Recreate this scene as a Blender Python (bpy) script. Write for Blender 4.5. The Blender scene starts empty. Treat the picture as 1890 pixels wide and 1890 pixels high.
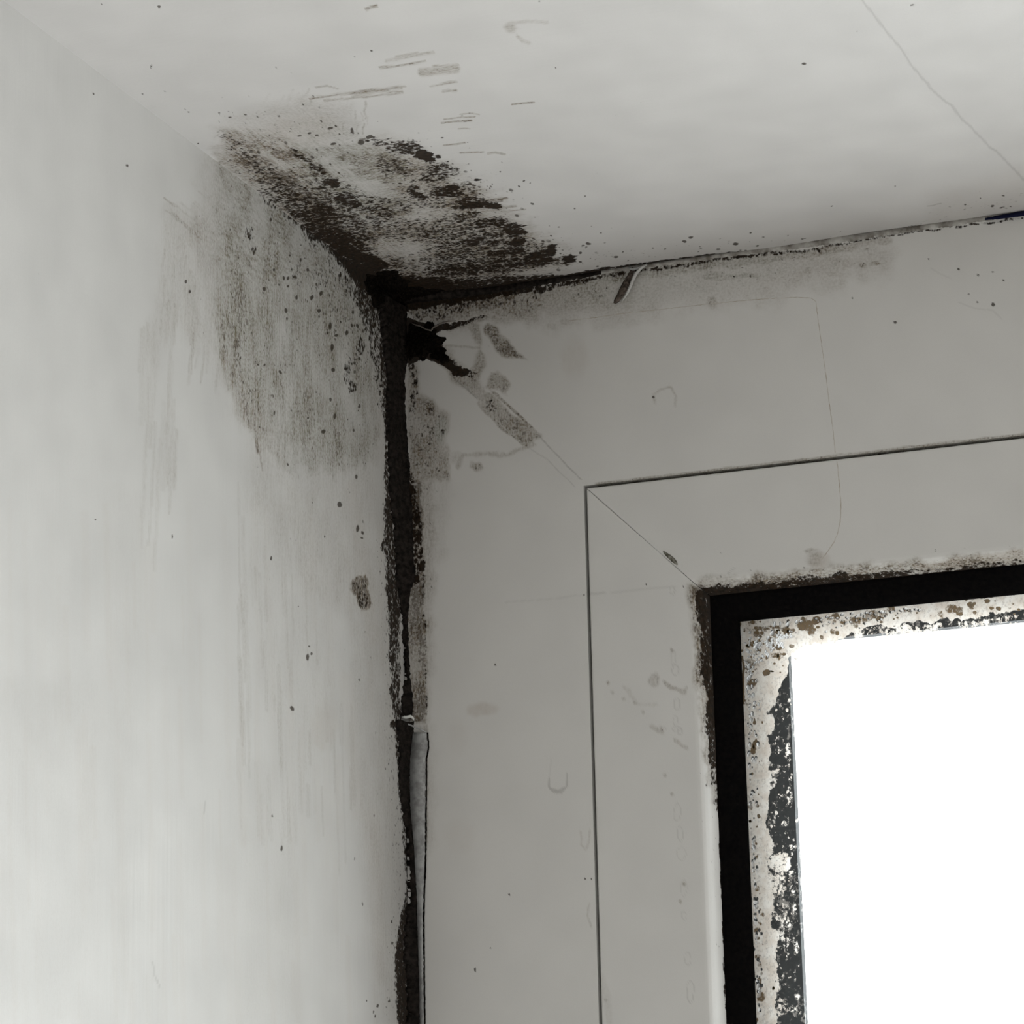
import bpy, math, random
import numpy as np

random.seed(7)
rng = np.random.default_rng(7)
S = bpy.context.scene
COL = S.collection

# ------------------------------------------------------------------ camera
F_PX = 5500.0                                # focal length for a 1890 px wide frame
R_CAM = np.array([[0.93683080, 0.34910669, -0.02173878],
                  [-0.10605747, 0.22428321, -0.96873570],
                  [-0.33331647, 0.90984700, 0.24714079]])   # rows: camera right, down, forward
C_CAM = np.array([0.2888131, -0.70457809, -0.25360272])
from mathutils import Matrix
cam_data = bpy.data.cameras.new('camera')
cam = bpy.data.objects.new('camera', cam_data)
COL.objects.link(cam)
cam_data.sensor_width = 36.0
cam_data.lens = F_PX / 1890.0 * 36.0
cam_data.clip_start = 0.02
cam_data.clip_end = 50
r, d, f = R_CAM
cam.matrix_world = Matrix(((r[0], -d[0], -f[0], C_CAM[0]), (r[1], -d[1], -f[1], C_CAM[1]),
                           (r[2], -d[2], -f[2], C_CAM[2]), (0, 0, 0, 1)))
S.camera = cam

# ------------------------------------------------------------------ world: overcast daylight outside, dim room behind
W = bpy.data.worlds.new('overcast_day')
S.world = W
W.use_nodes = True
nt = W.node_tree
nt.nodes.clear()
wo = nt.nodes.new('ShaderNodeOutputWorld')
OUT_L, IN_L = 4.5, 0.395
tc = nt.nodes.new('ShaderNodeTexCoord')
sx = nt.nodes.new('ShaderNodeSeparateXYZ')
nt.links.new(tc.outputs['Generated'], sx.inputs[0])
rp = nt.nodes.new('ShaderNodeMapRange')
rp.inputs['From Min'].default_value = -0.05
rp.inputs['From Max'].default_value = 0.05
rp.inputs['To Min'].default_value = 0.0
rp.inputs['To Max'].default_value = 1.0
nt.links.new(sx.outputs['Y'], rp.inputs['Value'])
b_in = nt.nodes.new('ShaderNodeBackground')
b_in.inputs['Color'].default_value = (1.0, 0.972, 0.925, 1)
# inside, more light comes up off the floor than down from above
ri = nt.nodes.new('ShaderNodeMapRange')
ri.inputs['From Min'].default_value = -0.7
ri.inputs['From Max'].default_value = 0.1
ri.inputs['To Min'].default_value = IN_L * 1.5
ri.inputs['To Max'].default_value = IN_L * 0.75
nt.links.new(sx.outputs['Z'], ri.inputs['Value'])
nt.links.new(ri.outputs[0], b_in.inputs['Strength'])
b_out = nt.nodes.new('ShaderNodeBackground')
b_out.inputs['Color'].default_value = (0.985, 0.98, 0.995, 1)
# sky brighter than the ground below the horizon
rz = nt.nodes.new('ShaderNodeMapRange')
rz.inputs['From Min'].default_value = -0.35
rz.inputs['From Max'].default_value = 0.30
rz.inputs['To Min'].default_value = OUT_L * 0.66
rz.inputs['To Max'].default_value = OUT_L
nt.links.new(sx.outputs['Z'], rz.inputs['Value'])
nt.links.new(rz.outputs[0], b_out.inputs['Strength'])
mx = nt.nodes.new('ShaderNodeMixShader')
nt.links.new(rp.outputs[0], mx.inputs[0])
nt.links.new(b_in.outputs[0], mx.inputs[1])
nt.links.new(b_out.outputs[0], mx.inputs[2])
nt.links.new(mx.outputs[0], wo.inputs[0])

S.view_settings.view_transform = 'Standard'
S.view_settings.look = 'None'
S.view_settings.gamma = 1.0
S.view_settings.use_curve_mapping = False
S.view_settings.exposure = 0.18
S.cycles.max_bounces = 6
S.cycles.diffuse_bounces = 3
S.cycles.glossy_bounces = 2
S.cycles.adaptive_threshold = 0.03


# ------------------------------------------------------------------ measuring: where a photographed point lies on a plane of the room (mm)
def on_plane(px, py, axis, val=0.0):
    q = R_CAM.T @ np.array([(px - 945) / F_PX, (py - 945) / F_PX, 1.0])
    t = (val / 1000.0 - C_CAM[axis]) / q[axis]
    return (C_CAM + t * q) * 1000.0


AX = {'wall': (0, (1, 2)), 'ceiling': (2, (0, 1)), 'frame': (1, (0, 2))}


def uv(surf, px, py, val=0.0):
    a, k = AX[surf]
    p = on_plane(px, py, a, val)
    return np.array([p[k[0]], p[k[1]]])


def jac(surf, px, py):
    p0 = uv(surf, px, py)
    return np.column_stack((uv(surf, px + 1, py) - p0, uv(surf, px, py + 1) - p0))


# ------------------------------------------------------------------ object helpers
def tag(o, label=None, cat=None, group=None, kind=None):
    if label: o['label'] = label
    if cat: o['category'] = cat
    if group: o['group'] = group
    if kind: o['kind'] = kind
    return o


def mesh_obj(name, verts, faces, mat=None, parent=None, smooth=True, attrs=None):
    """verts in mm"""
    me = bpy.data.meshes.new(name)
    v = np.asarray(verts, dtype=np.float64) / 1000.0
    if isinstance(faces, np.ndarray) and faces.ndim == 2:
        n = len(faces)
        me.vertices.add(len(v))
        me.vertices.foreach_set('co', v.astype(np.float32).ravel())
        me.loops.add(n * 4)
        me.loops.foreach_set('vertex_index', faces.astype(np.int32).ravel())
        me.polygons.add(n)
        me.polygons.foreach_set('loop_start', np.arange(0, n * 4, 4, dtype=np.int32))
        me.update(calc_edges=True)
    else:
        me.from_pydata([tuple(x) for x in v], [], [tuple(int(i) for i in fc) for fc in faces])
        me.update()
    if smooth:
        me.polygons.foreach_set('use_smooth', np.ones(len(me.polygons), dtype=bool))
    for an, arr in (attrs or {}).items():
        at = me.attributes.new(an, 'FLOAT_COLOR', 'POINT')
        at.data.foreach_set('color', np.ascontiguousarray(arr, dtype=np.float32).ravel())
    o = bpy.data.objects.new(name, me)
    COL.objects.link(o)
    if mat: me.materials.append(mat)
    if parent: o.parent = parent
    return o


def empty(name):
    o = bpy.data.objects.new(name, None)
    o.empty_display_size = 0.02
    COL.objects.link(o)
    return o


def grid_faces(nu, nv, off=0, flip=False):
    i = np.arange(nu * nv).reshape(nu, nv)
    a, b, c, e = i[:-1, :-1].ravel(), i[1:, :-1].ravel(), i[1:, 1:].ravel(), i[:-1, 1:].ravel()
    fc = np.column_stack((a, b, c, e) if not flip else (a, e, c, b))
    return fc + off


def axis_steps(*seg):
    """seg = (start, step, end, step, end ...): stations along one edge of a grid"""
    out = [seg[0]]
    k = 1
    while k < len(seg):
        st, en = seg[k], seg[k + 1]
        n = max(1, int(round(abs(en - out[-1]) / st)))
        out += list(np.linspace(out[-1], en, n + 1)[1:])
        k += 2
    return np.array(out)


def vnoise(u, v, scale, seed=0):
    """smooth value noise, -1..1"""
    g = np.random.default_rng(seed).uniform(-1, 1, (64, 64))
    x, y = u / scale, v / scale
    i, j = np.floor(x).astype(int), np.floor(y).astype(int)
    fx, fy = x - i, y - j
    fx, fy = fx * fx * (3 - 2 * fx), fy * fy * (3 - 2 * fy)
    g00, g10 = g[i % 64, j % 64], g[(i + 1) % 64, j % 64]
    g01, g11 = g[i % 64, (j + 1) % 64], g[(i + 1) % 64, (j + 1) % 64]
    return (g00 * (1 - fx) + g10 * fx) * (1 - fy) + (g01 * (1 - fx) + g11 * fx) * fy


# ------------------------------------------------------------------ stains: densities laid down on the surface grids
# channels: D black mould, S grey-brown smear, B warm film, N light (paint left clean) / V direction of wiping, K single crisp spots, G green cast, H thin lines
class Stain:
    def __init__(self, surf, U, V, seed=1):
        self.s, self.U, self.V = surf, U.ravel(), V.ravel()
        self.n = self.U.size
        self.ch = {c: np.zeros(self.n) for c in 'DSBNVKGH'}
        self.w1 = vnoise(self.U, self.V, 3.1, seed) * 1.0 + vnoise(self.U, self.V, 1.1, seed + 3) * 0.45
        self.w2 = vnoise(self.U, self.V, 3.1, seed + 1) * 1.0 + vnoise(self.U, self.V, 1.1, seed + 4) * 0.45

    def local(self, cx, cy, rad, warp):
        c = uv(self.s, cx, cy)
        J = jac(self.s, cx, cy)
        ext = np.abs(J).sum(1) * rad + 3.0
        m = np.where((np.abs(self.U - c[0]) < ext[0]) & (np.abs(self.V - c[1]) < ext[1]))[0]
        if not len(m): return None, None, None, None
        du = self.U[m] - c[0] + warp * self.w1[m]
        dv = self.V[m] - c[1] + warp * self.w2[m]
        Ji = np.linalg.inv(J)
        return m, Ji[0, 0] * du + Ji[0, 1] * dv, Ji[1, 0] * du + Ji[1, 1] * dv, J

    def put(self, ch, m, a, mode='max'):
        c = self.ch[ch]
        if mode == 'max': c[m] = np.maximum(c[m], a)
        elif mode == 'add': c[m] = c[m] + a
        else: c[m] = c[m] * (1 - a)

    def ell(self, ch, cx, cy, rx, ry, val=1.0, ang=0, soft=0.5, warp=0.0, mode='max'):
        R = max(rx, ry) * (1 + soft) + 4
        m, x, y, J = self.local(cx, cy, R, warp)
        if m is None: return
        a = math.radians(ang)
        X, Y = (x * math.cos(a) + y * math.sin(a)) / rx, (-x * math.sin(a) + y * math.cos(a)) / ry
        q = np.sqrt(X * X + Y * Y)
        w = np.clip((1 + soft / 2 - q) / max(soft, 1e-3), 0, 1)
        self.put(ch, m, val * w * w * (3 - 2 * w), mode)

    def line(self, ch, pts, w, val=1.0, soft=0.6, warp=0.0, mode='max'):
        """polyline; w half width or list of half widths, val number or list"""
        n = len(pts)
        ws = w if isinstance(w, (list, tuple)) else [w] * n
        vs = val if isinstance(val, (list, tuple)) else [val] * n
        for k in range(n - 1):
            (x0, y0), (x1, y1) = pts[k], pts[k + 1]
            L = math.hypot(x1 - x0, y1 - y0)
            if L < 1e-6: continue
            wm = max(ws[k], ws[k + 1])
            m, x, y, J = self.local((x0 + x1) / 2, (y0 + y1) / 2, L / 2 + wm * 1.6 + 4, warp)
            if m is None: continue
            ex, ey = (x1 - x0) / L, (y1 - y0) / L
            s = np.clip((x * ex + y * ey) / L + 0.5, 0, 1)
            px, py = x - (s - 0.5) * L * ex, y - (s - 0.5) * L * ey
            ww = ws[k] + (ws[k + 1] - ws[k]) * s
            q = np.sqrt(px * px + py * py) / ww
            a = np.clip((1 + soft / 2 - q) / max(soft, 1e-3), 0, 1)
            self.put(ch, m, (vs[k] + (vs[k + 1] - vs[k]) * s) * a * a * (3 - 2 * a), mode)

    def poly(self, ch, pts, val=1.0, soft=12.0, warp=0.0, mode='max'):
        P = np.array(pts, float)
        cx, cy = P.mean(0)
        rad = np.hypot(P[:, 0] - cx, P[:, 1] - cy).max() + soft * 1.5
        m, x, y, J = self.local(cx, cy, rad, warp)
        if m is None: return
        c = uv(self.s, cx, cy)
        Ji = np.linalg.inv(J)
        Q = np.array([Ji @ (uv(self.s, *p) - c) for p in P])
        inside = np.zeros(len(m), bool)
        dist = np.full(len(m), 1e9)
        for k in range(len(Q)):
            (x0, y0), (x1, y1) = Q[k], Q[(k + 1) % len(Q)]
            cr = ((y0 > y) != (y1 > y)) & (x < (x1 - x0) * (y - y0) / (y1 - y0 + 1e-12) + x0)
            inside ^= cr
            L2 = (x1 - x0) ** 2 + (y1 - y0) ** 2 + 1e-12
            s = np.clip(((x - x0) * (x1 - x0) + (y - y0) * (y1 - y0)) / L2, 0, 1)
            dist = np.minimum(dist, np.hypot(x - x0 - s * (x1 - x0), y - y0 - s * (y1 - y0)))
        sd = np.where(inside, dist, -dist)
        a = np.clip(sd / soft + 0.5, 0, 1)
        self.put(ch, m, val * a * a * (3 - 2 * a), mode)

    def scatter(self, ch, n, cx, cy, sx, sy, r0, r1, val=0.9, ang=0, elong=1.3, seed=0, uniform=False):
        g = np.random.default_rng(seed)
        a = math.radians(ang) if abs(ang) < 60 else 0.0      # upright marks: spread stays square to the wall
        for _ in range(n):
            if uniform: X, Y = g.uniform(-sx, sx), g.uniform(-sy, sy)
            else: X, Y = g.normal(0, sx), g.normal(0, sy)
            rr = 0.8 * (r0 + (r1 - r0) * g.random() ** 3.0)
            self.ell(ch, cx + X * math.cos(a) - Y * math.sin(a), cy + X * math.sin(a) + Y * math.cos(a),
                     rr * elong, rr, val * g.uniform(0.3, 1.0), ang + g.uniform(-15, 15), soft=0.9)

    def attrs(self):
        c = self.ch
        return {'stain': np.column_stack([c['D'], c['S'], c['B'], c['N']]),
                'mark': np.column_stack([c['V'], c['K'], c['G'], c['H']])}


# ------------------------------------------------------------------ materials
class NT:
    def __init__(self, name):
        self.m = bpy.data.materials.new(name)
        self.m.use_nodes = True
        self.t = self.m.node_tree
        self.t.nodes.clear()
        self.out = self.t.nodes.new('ShaderNodeOutputMaterial')

    def n(self, kind, **kw):
        x = self.t.nodes.new(kind)
        for k, v in kw.items(): setattr(x, k, v)
        return x

    def ln(self, a, b): self.t.links.new(a, b)

    def put(self, sock, v):
        if hasattr(v, 'links'): self.ln(v, sock)
        else: sock.default_value = v

    def math(self, op, a, b=0.0, c=0.0, clamp=False):
        x = self.n('ShaderNodeMath', operation=op, use_clamp=clamp)
        self.put(x.inputs[0], a); self.put(x.inputs[1], b)
        if len(x.inputs) > 2: self.put(x.inputs[2], c)
        return x.outputs[0]

    def rng(self, v, a, b, c=0.0, d=1.0, smooth=False):
        x = self.n('ShaderNodeMapRange', interpolation_type='SMOOTHSTEP' if smooth else 'LINEAR')
        x.clamp = True
        self.put(x.inputs['Value'], v)
        for nm, q in (('From Min', a), ('From Max', b), ('To Min', c), ('To Max', d)): self.put(x.inputs[nm], q)
        return x.outputs[0]

    def mix(self, fac, a, b):
        x = self.n('ShaderNodeMix', data_type='RGBA')
        self.put(x.inputs[0], fac)
        self.put(x.inputs[6], a if hasattr(a, 'links') else (*a, 1))
        self.put(x.inputs[7], b if hasattr(b, 'links') else (*b, 1))
        return x.outputs[2]

    def lerp(self, fac, a, b):
        x = self.n('ShaderNodeMix', data_type='FLOAT')
        self.put(x.inputs[0], fac); self.put(x.inputs[2], a); self.put(x.inputs[3], b)
        return x.outputs[0]

    def noise(self, scale, stretch=(1, 1, 1), detail=3.0, rough=0.55, off=(0, 0, 0), rot=(0, 0, 0)):
        tc = self.n('ShaderNodeTexCoord')
        mp = self.n('ShaderNodeMapping')
        mp.inputs['Scale'].default_value = stretch
        mp.inputs['Location'].default_value = off
        mp.inputs['Rotation'].default_value = rot
        self.ln(tc.outputs['Object'], mp.inputs[0])
        x = self.n('ShaderNodeTexNoise')
        x.inputs['Scale'].default_value = scale
        x.inputs['Detail'].default_value = detail
        x.inputs['Roughness'].default_value = rough
        self.ln(mp.outputs[0], x.inputs['Vector'])
        return self.rng(x.outputs['Fac'], 0.28, 0.72)

    def attr(self, name):
        a = self.n('ShaderNodeAttribute', attribute_name=name)
        s = self.n('ShaderNodeSeparateColor')
        self.ln(a.outputs['Color'], s.inputs[0])
        return s.outputs[0], s.outputs[1], s.outputs[2], a.outputs['Alpha']


def painted(name, base, streak_a, streak_b, rough=0.5, brush=0.0, brush_stretch=(1, 1, 1), tone=0.02, spec=0.35,
            smear=(0.168, 0.122, 0.074), mould=(0.0062, 0.0043, 0.0028), film=(0.42, 0.36, 0.30), fine=1.0):
    M = NT(name)
    D, Sm, B, N = M.attr('stain')
    V, K, G, H = M.attr('mark')
    D = M.math('MULTIPLY', D, M.math('SUBTRACT', 1.0, N))
    Sm = M.math('MULTIPLY', M.math('MULTIPLY', Sm, M.math('SUBTRACT', 1.0, N)), M.rng(M.noise(75, (1, 1, 0.6), 4.0, 0.6, (4, 4, 4)), 0.0, 1.0, 0.45, 1.35))
    soft = lambda st: tuple(0.7 + 0.3 * q for q in st)
    nf = M.noise(1800 * fine, soft(streak_a), 2.0, 0.65)
    nm = M.noise(560 * fine, soft(streak_a), 4.0, 0.68, (1, 5, 2))
    ns = M.lerp(V, M.noise(2100 * fine, streak_a, 2.0, 0.65, (2, 2, 9)), M.noise(2100 * fine, streak_b, 2.0, 0.65, (4, 8, 2)))
    nl = M.noise(150, (1, 1, 1), 2.0, 0.6, (5, 2, 1))
    tcv = M.n('ShaderNodeTexCoord')
    wv = M.n('ShaderNodeVectorMath', operation='ADD')
    nwv = M.n('ShaderNodeTexNoise')
    nwv.inputs['Scale'].default_value = 500
    nwv.inputs['Detail'].default_value = 0.0
    M.ln(tcv.outputs['Object'], nwv.inputs['Vector'])
    swv = M.n('ShaderNodeVectorMath', operation='SCALE')
    swv.inputs['Scale'].default_value = 0.0011
    M.ln(nwv.outputs['Color'], swv.inputs[0])
    M.ln(tcv.outputs['Object'], wv.inputs[0]); M.ln(swv.outputs[0], wv.inputs[1])
    vo = M.n('ShaderNodeTexVoronoi')
    vo.inputs['Scale'].default_value = 820 * fine
    M.ln(wv.outputs[0], vo.inputs['Vector'])
    dots = M.rng(vo.outputs['Distance'], 0.10, 0.75, 1.0, 0.0)
    nD = M.math('ADD', M.math('MULTIPLY', nf, 0.34), M.math('ADD', M.math('MULTIPLY', nm, 0.38), M.math('MULTIPLY', dots, 0.28)))
    mD = M.rng(M.math('SUBTRACT', M.math('ADD', nD, M.math('MULTIPLY', D, 0.92)), 1.0), -0.10, 0.19, 0, 1, True)
    mD = M.math('MULTIPLY', mD, M.rng(D, 0.02, 0.2))
    gran = M.math('ADD', M.math('MULTIPLY', ns, 0.36), M.math('ADD', M.math('MULTIPLY', nf, 0.46), M.math('MULTIPLY', nl, 0.18)))
    mS = M.math('MULTIPLY', Sm, M.math('ADD', M.math('MULTIPLY', M.math('POWER', gran, 2.0), 2.0), 0.34), clamp=True)
    spk = M.rng(M.math('SUBTRACT', M.math('ADD', nD, M.math('MULTIPLY', Sm, 0.70)), 1.0), -0.05, 0.13, 0, 1, True)
    mS = M.math('MAXIMUM', mS, M.math('MULTIPLY', spk, 0.8))
    # colours
    tn = M.noise(60, (1, 1, 1), 1.0, 0.55)
    speck = M.noise(5200, (1, 1, 1), 1.0, 0.5)
    lo = tuple(max(0, q * (1 - 3 * tone)) for q in base)
    hi = tuple(min(1, q * (1 + tone)) for q in base)
    c = M.mix(tn, lo, hi)
    c = M.mix(M.math('MULTIPLY', speck, 0.10), c, tuple(q * 0.62 for q in base))
    c = M.mix(M.math('MULTIPLY', B, M.rng(nm, 0.0, 1.0, 0.45, 1.0)), c, film)
    hue = M.mix(M.noise(350, (1, 1, 1), 1.0, 0.5, (8, 8, 1)), smear, tuple(q * k for q, k in zip(smear, (0.85, 0.95, 0.95))))
    hue = M.mix(G, hue, (0.07, 0.085, 0.045))
    hue = M.mix(M.math('MULTIPLY', spk, 0.8), hue, tuple(q * k for q, k in zip(smear, (0.34, 0.30, 0.26))))
    c = M.mix(M.math('MULTIPLY', mS, 0.92), c, hue)
    mc = M.mix(M.noise(900, (1, 1, 1), 2.0, 0.5, (3, 9, 4)), mould, tuple(q * k for q, k in zip(mould, (4.6, 3.9, 3.2))))
    c = M.mix(M.math('MULTIPLY', mD, 0.97), c, mc)
    mK = M.math('MULTIPLY', M.rng(M.math('SUBTRACT', K, M.math('MULTIPLY', nf, 0.35)), 0.10, 0.62, 0, 1, True), 0.86)
    c = M.mix(mK, c, M.mix(0.5, mc, tuple(q * 0.25 for q in smear)))
    c = M.mix(M.math('MULTIPLY', H, 0.85), c, tuple(q * 0.2 for q in smear))
    # relief
    bs = M.n('ShaderNodeBump')
    bs.inputs['Strength'].default_value = 0.35
    bs.inputs['Distance'].default_value = 0.0004
    br = M.noise(260, brush_stretch, 4.0, 0.6, (1, 2, 3))
    hgt = M.math('ADD', M.math('MULTIPLY', br, brush), M.math('MULTIPLY', M.math('ADD', mD, M.math('MULTIPLY', K, 0.7)), 0.5))
    M.ln(hgt, bs.inputs['Height'])
    p = M.n('ShaderNodeBsdfPrincipled')
    M.ln(c, p.inputs['Base Color'])
    M.ln(bs.outputs[0], p.inputs['Normal'])
    dirt = M.math('MAXIMUM', M.math('MAXIMUM', mD, mS), K)
    M.put(p.inputs['Roughness'], M.lerp(dirt, rough, 0.9))
    M.put(p.inputs['Specular IOR Level'], M.lerp(dirt, spec, 0.08))
    M.ln(p.outputs[0], M.out.inputs[0])
    return M.m


def simple(name, col, rough=0.6, spec=0.3, noise=None, col2=None, bump=0.0):
    M = NT(name)
    p = M.n('ShaderNodeBsdfPrincipled')
    if noise:
        nz = M.noise(noise, (1, 1, 1), 4.0, 0.6)
        M.ln(M.mix(M.rng(nz, 0.25, 0.75), col, col2), p.inputs['Base Color'])
        if bump:
            b = M.n('ShaderNodeBump')
            b.inputs['Strength'].default_value = bump
            b.inputs['Distance'].default_value = 0.0005
            M.ln(nz, b.inputs['Height'])
            M.ln(b.outputs[0], p.inputs['Normal'])
    else:
        p.inputs['Base Color'].default_value = (*col, 1)
    p.inputs['Roughness'].default_value = rough
    p.inputs['Specular IOR Level'].default_value = spec
    M.ln(p.outputs[0], M.out.inputs[0])
    return M.m


WALL_C = (0.55, 0.545, 0.525)
CEIL_C = (0.58, 0.568, 0.552)
UPVC_C = (0.66, 0.65, 0.625)
M_WALL = painted('white_wall_paint', WALL_C, (1, 1, 0.06), (1, 0.12, 0.5), 0.42, 0.55, (1, 1, 0.05))
M_CEIL = painted('white_ceiling_paint', CEIL_C, (0.10, 1, 1), (1, 0.10, 1), 0.5, 0.30, (0.10, 1, 1))
M_FRAME = painted('white_plastic_frame', UPVC_C, (1, 1, 0.16), (0.45, 1, 1), 0.30, 0.05, (1, 1, 1), 0.012, spec=0.35)
M_PLAIN = simple('plain_white_paint', WALL_C, 0.6)
M_BLACK = simple('mouldy_black_sealant', (0.006, 0.005, 0.004), 0.75, 0.12, 700, (0.024, 0.019, 0.016), 0.5)
M_MOULD_SHADE = simple('black_mould_and_shade', (0.004, 0.0035, 0.003), 0.95, 0.05, 1200, (0.014, 0.011, 0.008), 1.0)  # real mould, and the painted shadow line beside the peeled lip
M_PALE = simple('pale_grey_sealant', (0.40, 0.405, 0.40), 0.4, 0.4, 500, (0.25, 0.25, 0.245), 0.2)
M_RUBBER = simple('black_rubber', (0.0022, 0.0021, 0.0024), 0.85, 0.04, 900, (0.0045, 0.0038, 0.0036), 0.1)
M_NAVY = simple('dark_blue_gap', (0.006, 0.008, 0.03), 0.7, 0.1)


# ================================================================== structure
def wall_grid():
    us = axis_steps(0.0, 0.25, -60, 0.3, -130, 0.8, -230, 20, -1200)
    vs = axis_steps(0.0, 0.27, -130, 0.45, -230, 25, -1400)
    U, V = np.meshgrid(us, vs, indexing='ij')
    return U, V


U, V = wall_grid()
st = Stain('wall', U, V, 11)


def stain_wall(s):
    s.poly('V', [(390, 250), (690, 500), (690, 570), (560, 520), (430, 520), (380, 430)], 1.0, 50)
    # broad wiped smear
    s.poly('S', [(398, 262), (450, 262), (560, 400), (690, 540), (702, 640), (706, 760), (690, 850), (610, 880), (540, 870), (500, 820),
                 (455, 760), (420, 690), (398, 640), (385, 575), (378, 530), (365, 470), (340, 420), (380, 400), (400, 330)], 0.62, 90, 2.0)
    s.poly('S', [(306, 385), (345, 385), (400, 440), (405, 640), (360, 640), (330, 600), (300, 650), (280, 730), (272, 640), (300, 520)], 0.24, 40, 1.2)
    s.line('S', [(405, 470), (425, 640), (470, 760), (540, 850)], [16, 24, 30, 26], [.42, .72, .62, .45], 0.9, 1.0)
    s.line('S', [(500, 600), (530, 680), (550, 780)], [18, 26, 20], [.45, .66, .5], 0.9, 1.0)
    s.line('S', [(640, 560), (665, 680), (690, 800)], [24, 26, 16], [.55, .55, .5], 0.9, 1.0)
    s.line('S', [(560, 470), (600, 560), (620, 640)], [22, 26, 22], [.5, .5, .4], 0.9, 1.0)
    s.line('S', [(320, 395), (400, 465), (440, 490)], [3, 4, 4], [.5, .55, .3], 0.8, 0.3)
    s.line('S', [(402, 275), (430, 380), (440, 470)], [8, 9, 8], [.6, .62, .4], 0.9, 0.6)
    g = np.random.default_rng(19)
    for k in range(60):
        x = g.uniform(296, 425); y = g.uniform(390, 480) + max(0, x - 330) * 1.1 + g.uniform(0, 120)
        L = g.uniform(25, 130)
        s.line('S', [(x, y), (x - L * .10, y + L)], g.uniform(1.6, 3.0), [g.uniform(.15, .5), g.uniform(.05, .3)], 1.2, 0.3)
    for k in range(40):
        x = g.uniform(400, 480); y = 560 + (x - 400) * 2.2 + g.uniform(-40, 70)
        L = g.uniform(20, 80)
        s.line('S', [(x, y), (x + L * .12, y + L)], g.uniform(1.6, 4), g.uniform(.4, .85), 1.2, 0.3)
    for k in range(34):
        x = g.uniform(262, 330); y = g.uniform(560, 900)
        L = g.uniform(40, 170)
        s.line('S', [(x, y), (x - L * .05, y + L)], g.uniform(1.6, 4), g.uniform(.08, .24), 1.2, 0.3)
    for k in range(24):
        x = g.uniform(300, 470); y = 370 + (x - 300) * .45 + g.uniform(-60, 40)
        L = g.uniform(20, 70)
        s.line('S', [(x, y), (x + L * .8, y + L * .62)], g.uniform(1.4, 2.4), g.uniform(.2, .5), 1.2, 0.3)
    for k in range(130):
        x = g.uniform(440, 730); y = g.uniform(780, 1500) + (730 - x) * .1
        L = g.uniform(40, 220)
        s.line('S', [(x, y), (x + L * .03, y + L)], g.uniform(1.8, 5), g.uniform(.05, .22), 1.2, 0.3)
    for k in range(120):
        x = g.uniform(0, 740); y = g.uniform(900, 1850)
        L = g.uniform(80, 400)
        s.line('B', [(x, y), (x + L * .02, y + L)], g.uniform(2, 7), g.uniform(.03, .12), 1.2, 0.3)
    # lower, fainter streaks running down beside the window
    s.poly('S', [(470, 800), (640, 840), (705, 860), (715, 1180), (640, 1150), (560, 1100), (500, 1010), (455, 930)], 0.22, 60, 1.0)
    s.poly('S', [(640, 1000), (725, 900), (745, 1880), (700, 1890), (660, 1500)], 0.20, 40, 1.0)
    s.poly('S', [(450, 900), (620, 1000), (640, 1300), (560, 1450), (480, 1300)], 0.10, 60, 1.0)
    s.poly('S', [(440, 1400), (560, 1400), (560, 1890), (440, 1890)], 0.06, 50, 1.0)
    s.poly('S', [(200, 900), (270, 900), (250, 1890), (200, 1890)], 0.05, 50, 1.0)
    s.poly('S', [(0, 1250), (190, 1250), (190, 1890), (0, 1890)], 0.05, 50, 1.0)
    # greenish cast
    s.poly('G', [(400, 270), (460, 270), (700, 520), (705, 860), (540, 880), (400, 640)], 0.35, 60)
    # black growth along the ceiling seam and into the corner
    s.line('D', [(402, 262), (470, 325), (560, 400), (640, 470), (700, 525)], [8, 14, 20, 26, 32], [.40, .62, .78, .95, 1.2], 1.1, 0.9)
    s.line('D', [(440, 300), (520, 365), (600, 440)], [16, 28, 34], [.36, .52, .62], 1.2, 1.2)
    s.poly('D', [(560, 420), (690, 540), (705, 650), (660, 600), (600, 500)], 0.58, 50, 1.2)
    s.line('D', [(675, 540), (700, 640), (712, 760)], [28, 22, 12], [.80, .66, .58], 1.1, 1.0)
    s.poly('D', [(520, 440), (640, 500), (690, 620), (690, 760), (640, 700), (560, 560)], 0.38, 60, 1.0)
    s.poly('D', [(390, 300), (470, 360), (560, 600), (560, 800), (470, 740), (400, 600)], 0.27, 60, 1.0)
    s.line('D', [(430, 630), (470, 740)], [26, 20], [.36, .33], 1.2, 1.0)
    s.poly('D', [(300, 400), (400, 480), (400, 640), (330, 610)], 0.20, 30, 1.0)
    for x, y, rx, ry, v in [(462, 430, 11, 16, .62), (470, 462, 6, 8, .7), (548, 505, 16, 28, .5), (590, 520, 20, 30, .48), (640, 690, 9, 22, .66),
                            (652, 715, 8, 18, .7), (665, 640, 10, 20, .66), (655, 665, 16, 10, .62), (690, 620, 10, 20, .7), (500, 350, 18, 18, .60)]:
        s.ell('D', x, y, rx, ry, v, 0, 1.0, 0.5)
    # edge along the sealant, all the way down
    s.line('D', [(706, 640), (714, 760), (716, 880), (722, 960)], [9, 8, 8, 10], [.85, .75, .75, .85], 1.0, 0.8)
    s.line('D', [(716, 930), (722, 1040), (728, 1120), (728, 1210), (731, 1290), (737, 1340), (739, 1420), (748, 1520), (755, 1640), (748, 1700), (740, 1760), (748, 1890)],
           [10, 13, 14, 12, 9, 10, 9, 8, 8, 11, 13, 16], [.80, .78, .85, .72, .72, .8, .72, .66, .72, .85, .9, .9], 1.0, 0.7)
    s.line('D', [(706, 1000), (716, 1200), (722, 1400), (735, 1600), (725, 1890)], 16, .36, 1.2, 0.6)
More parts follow.
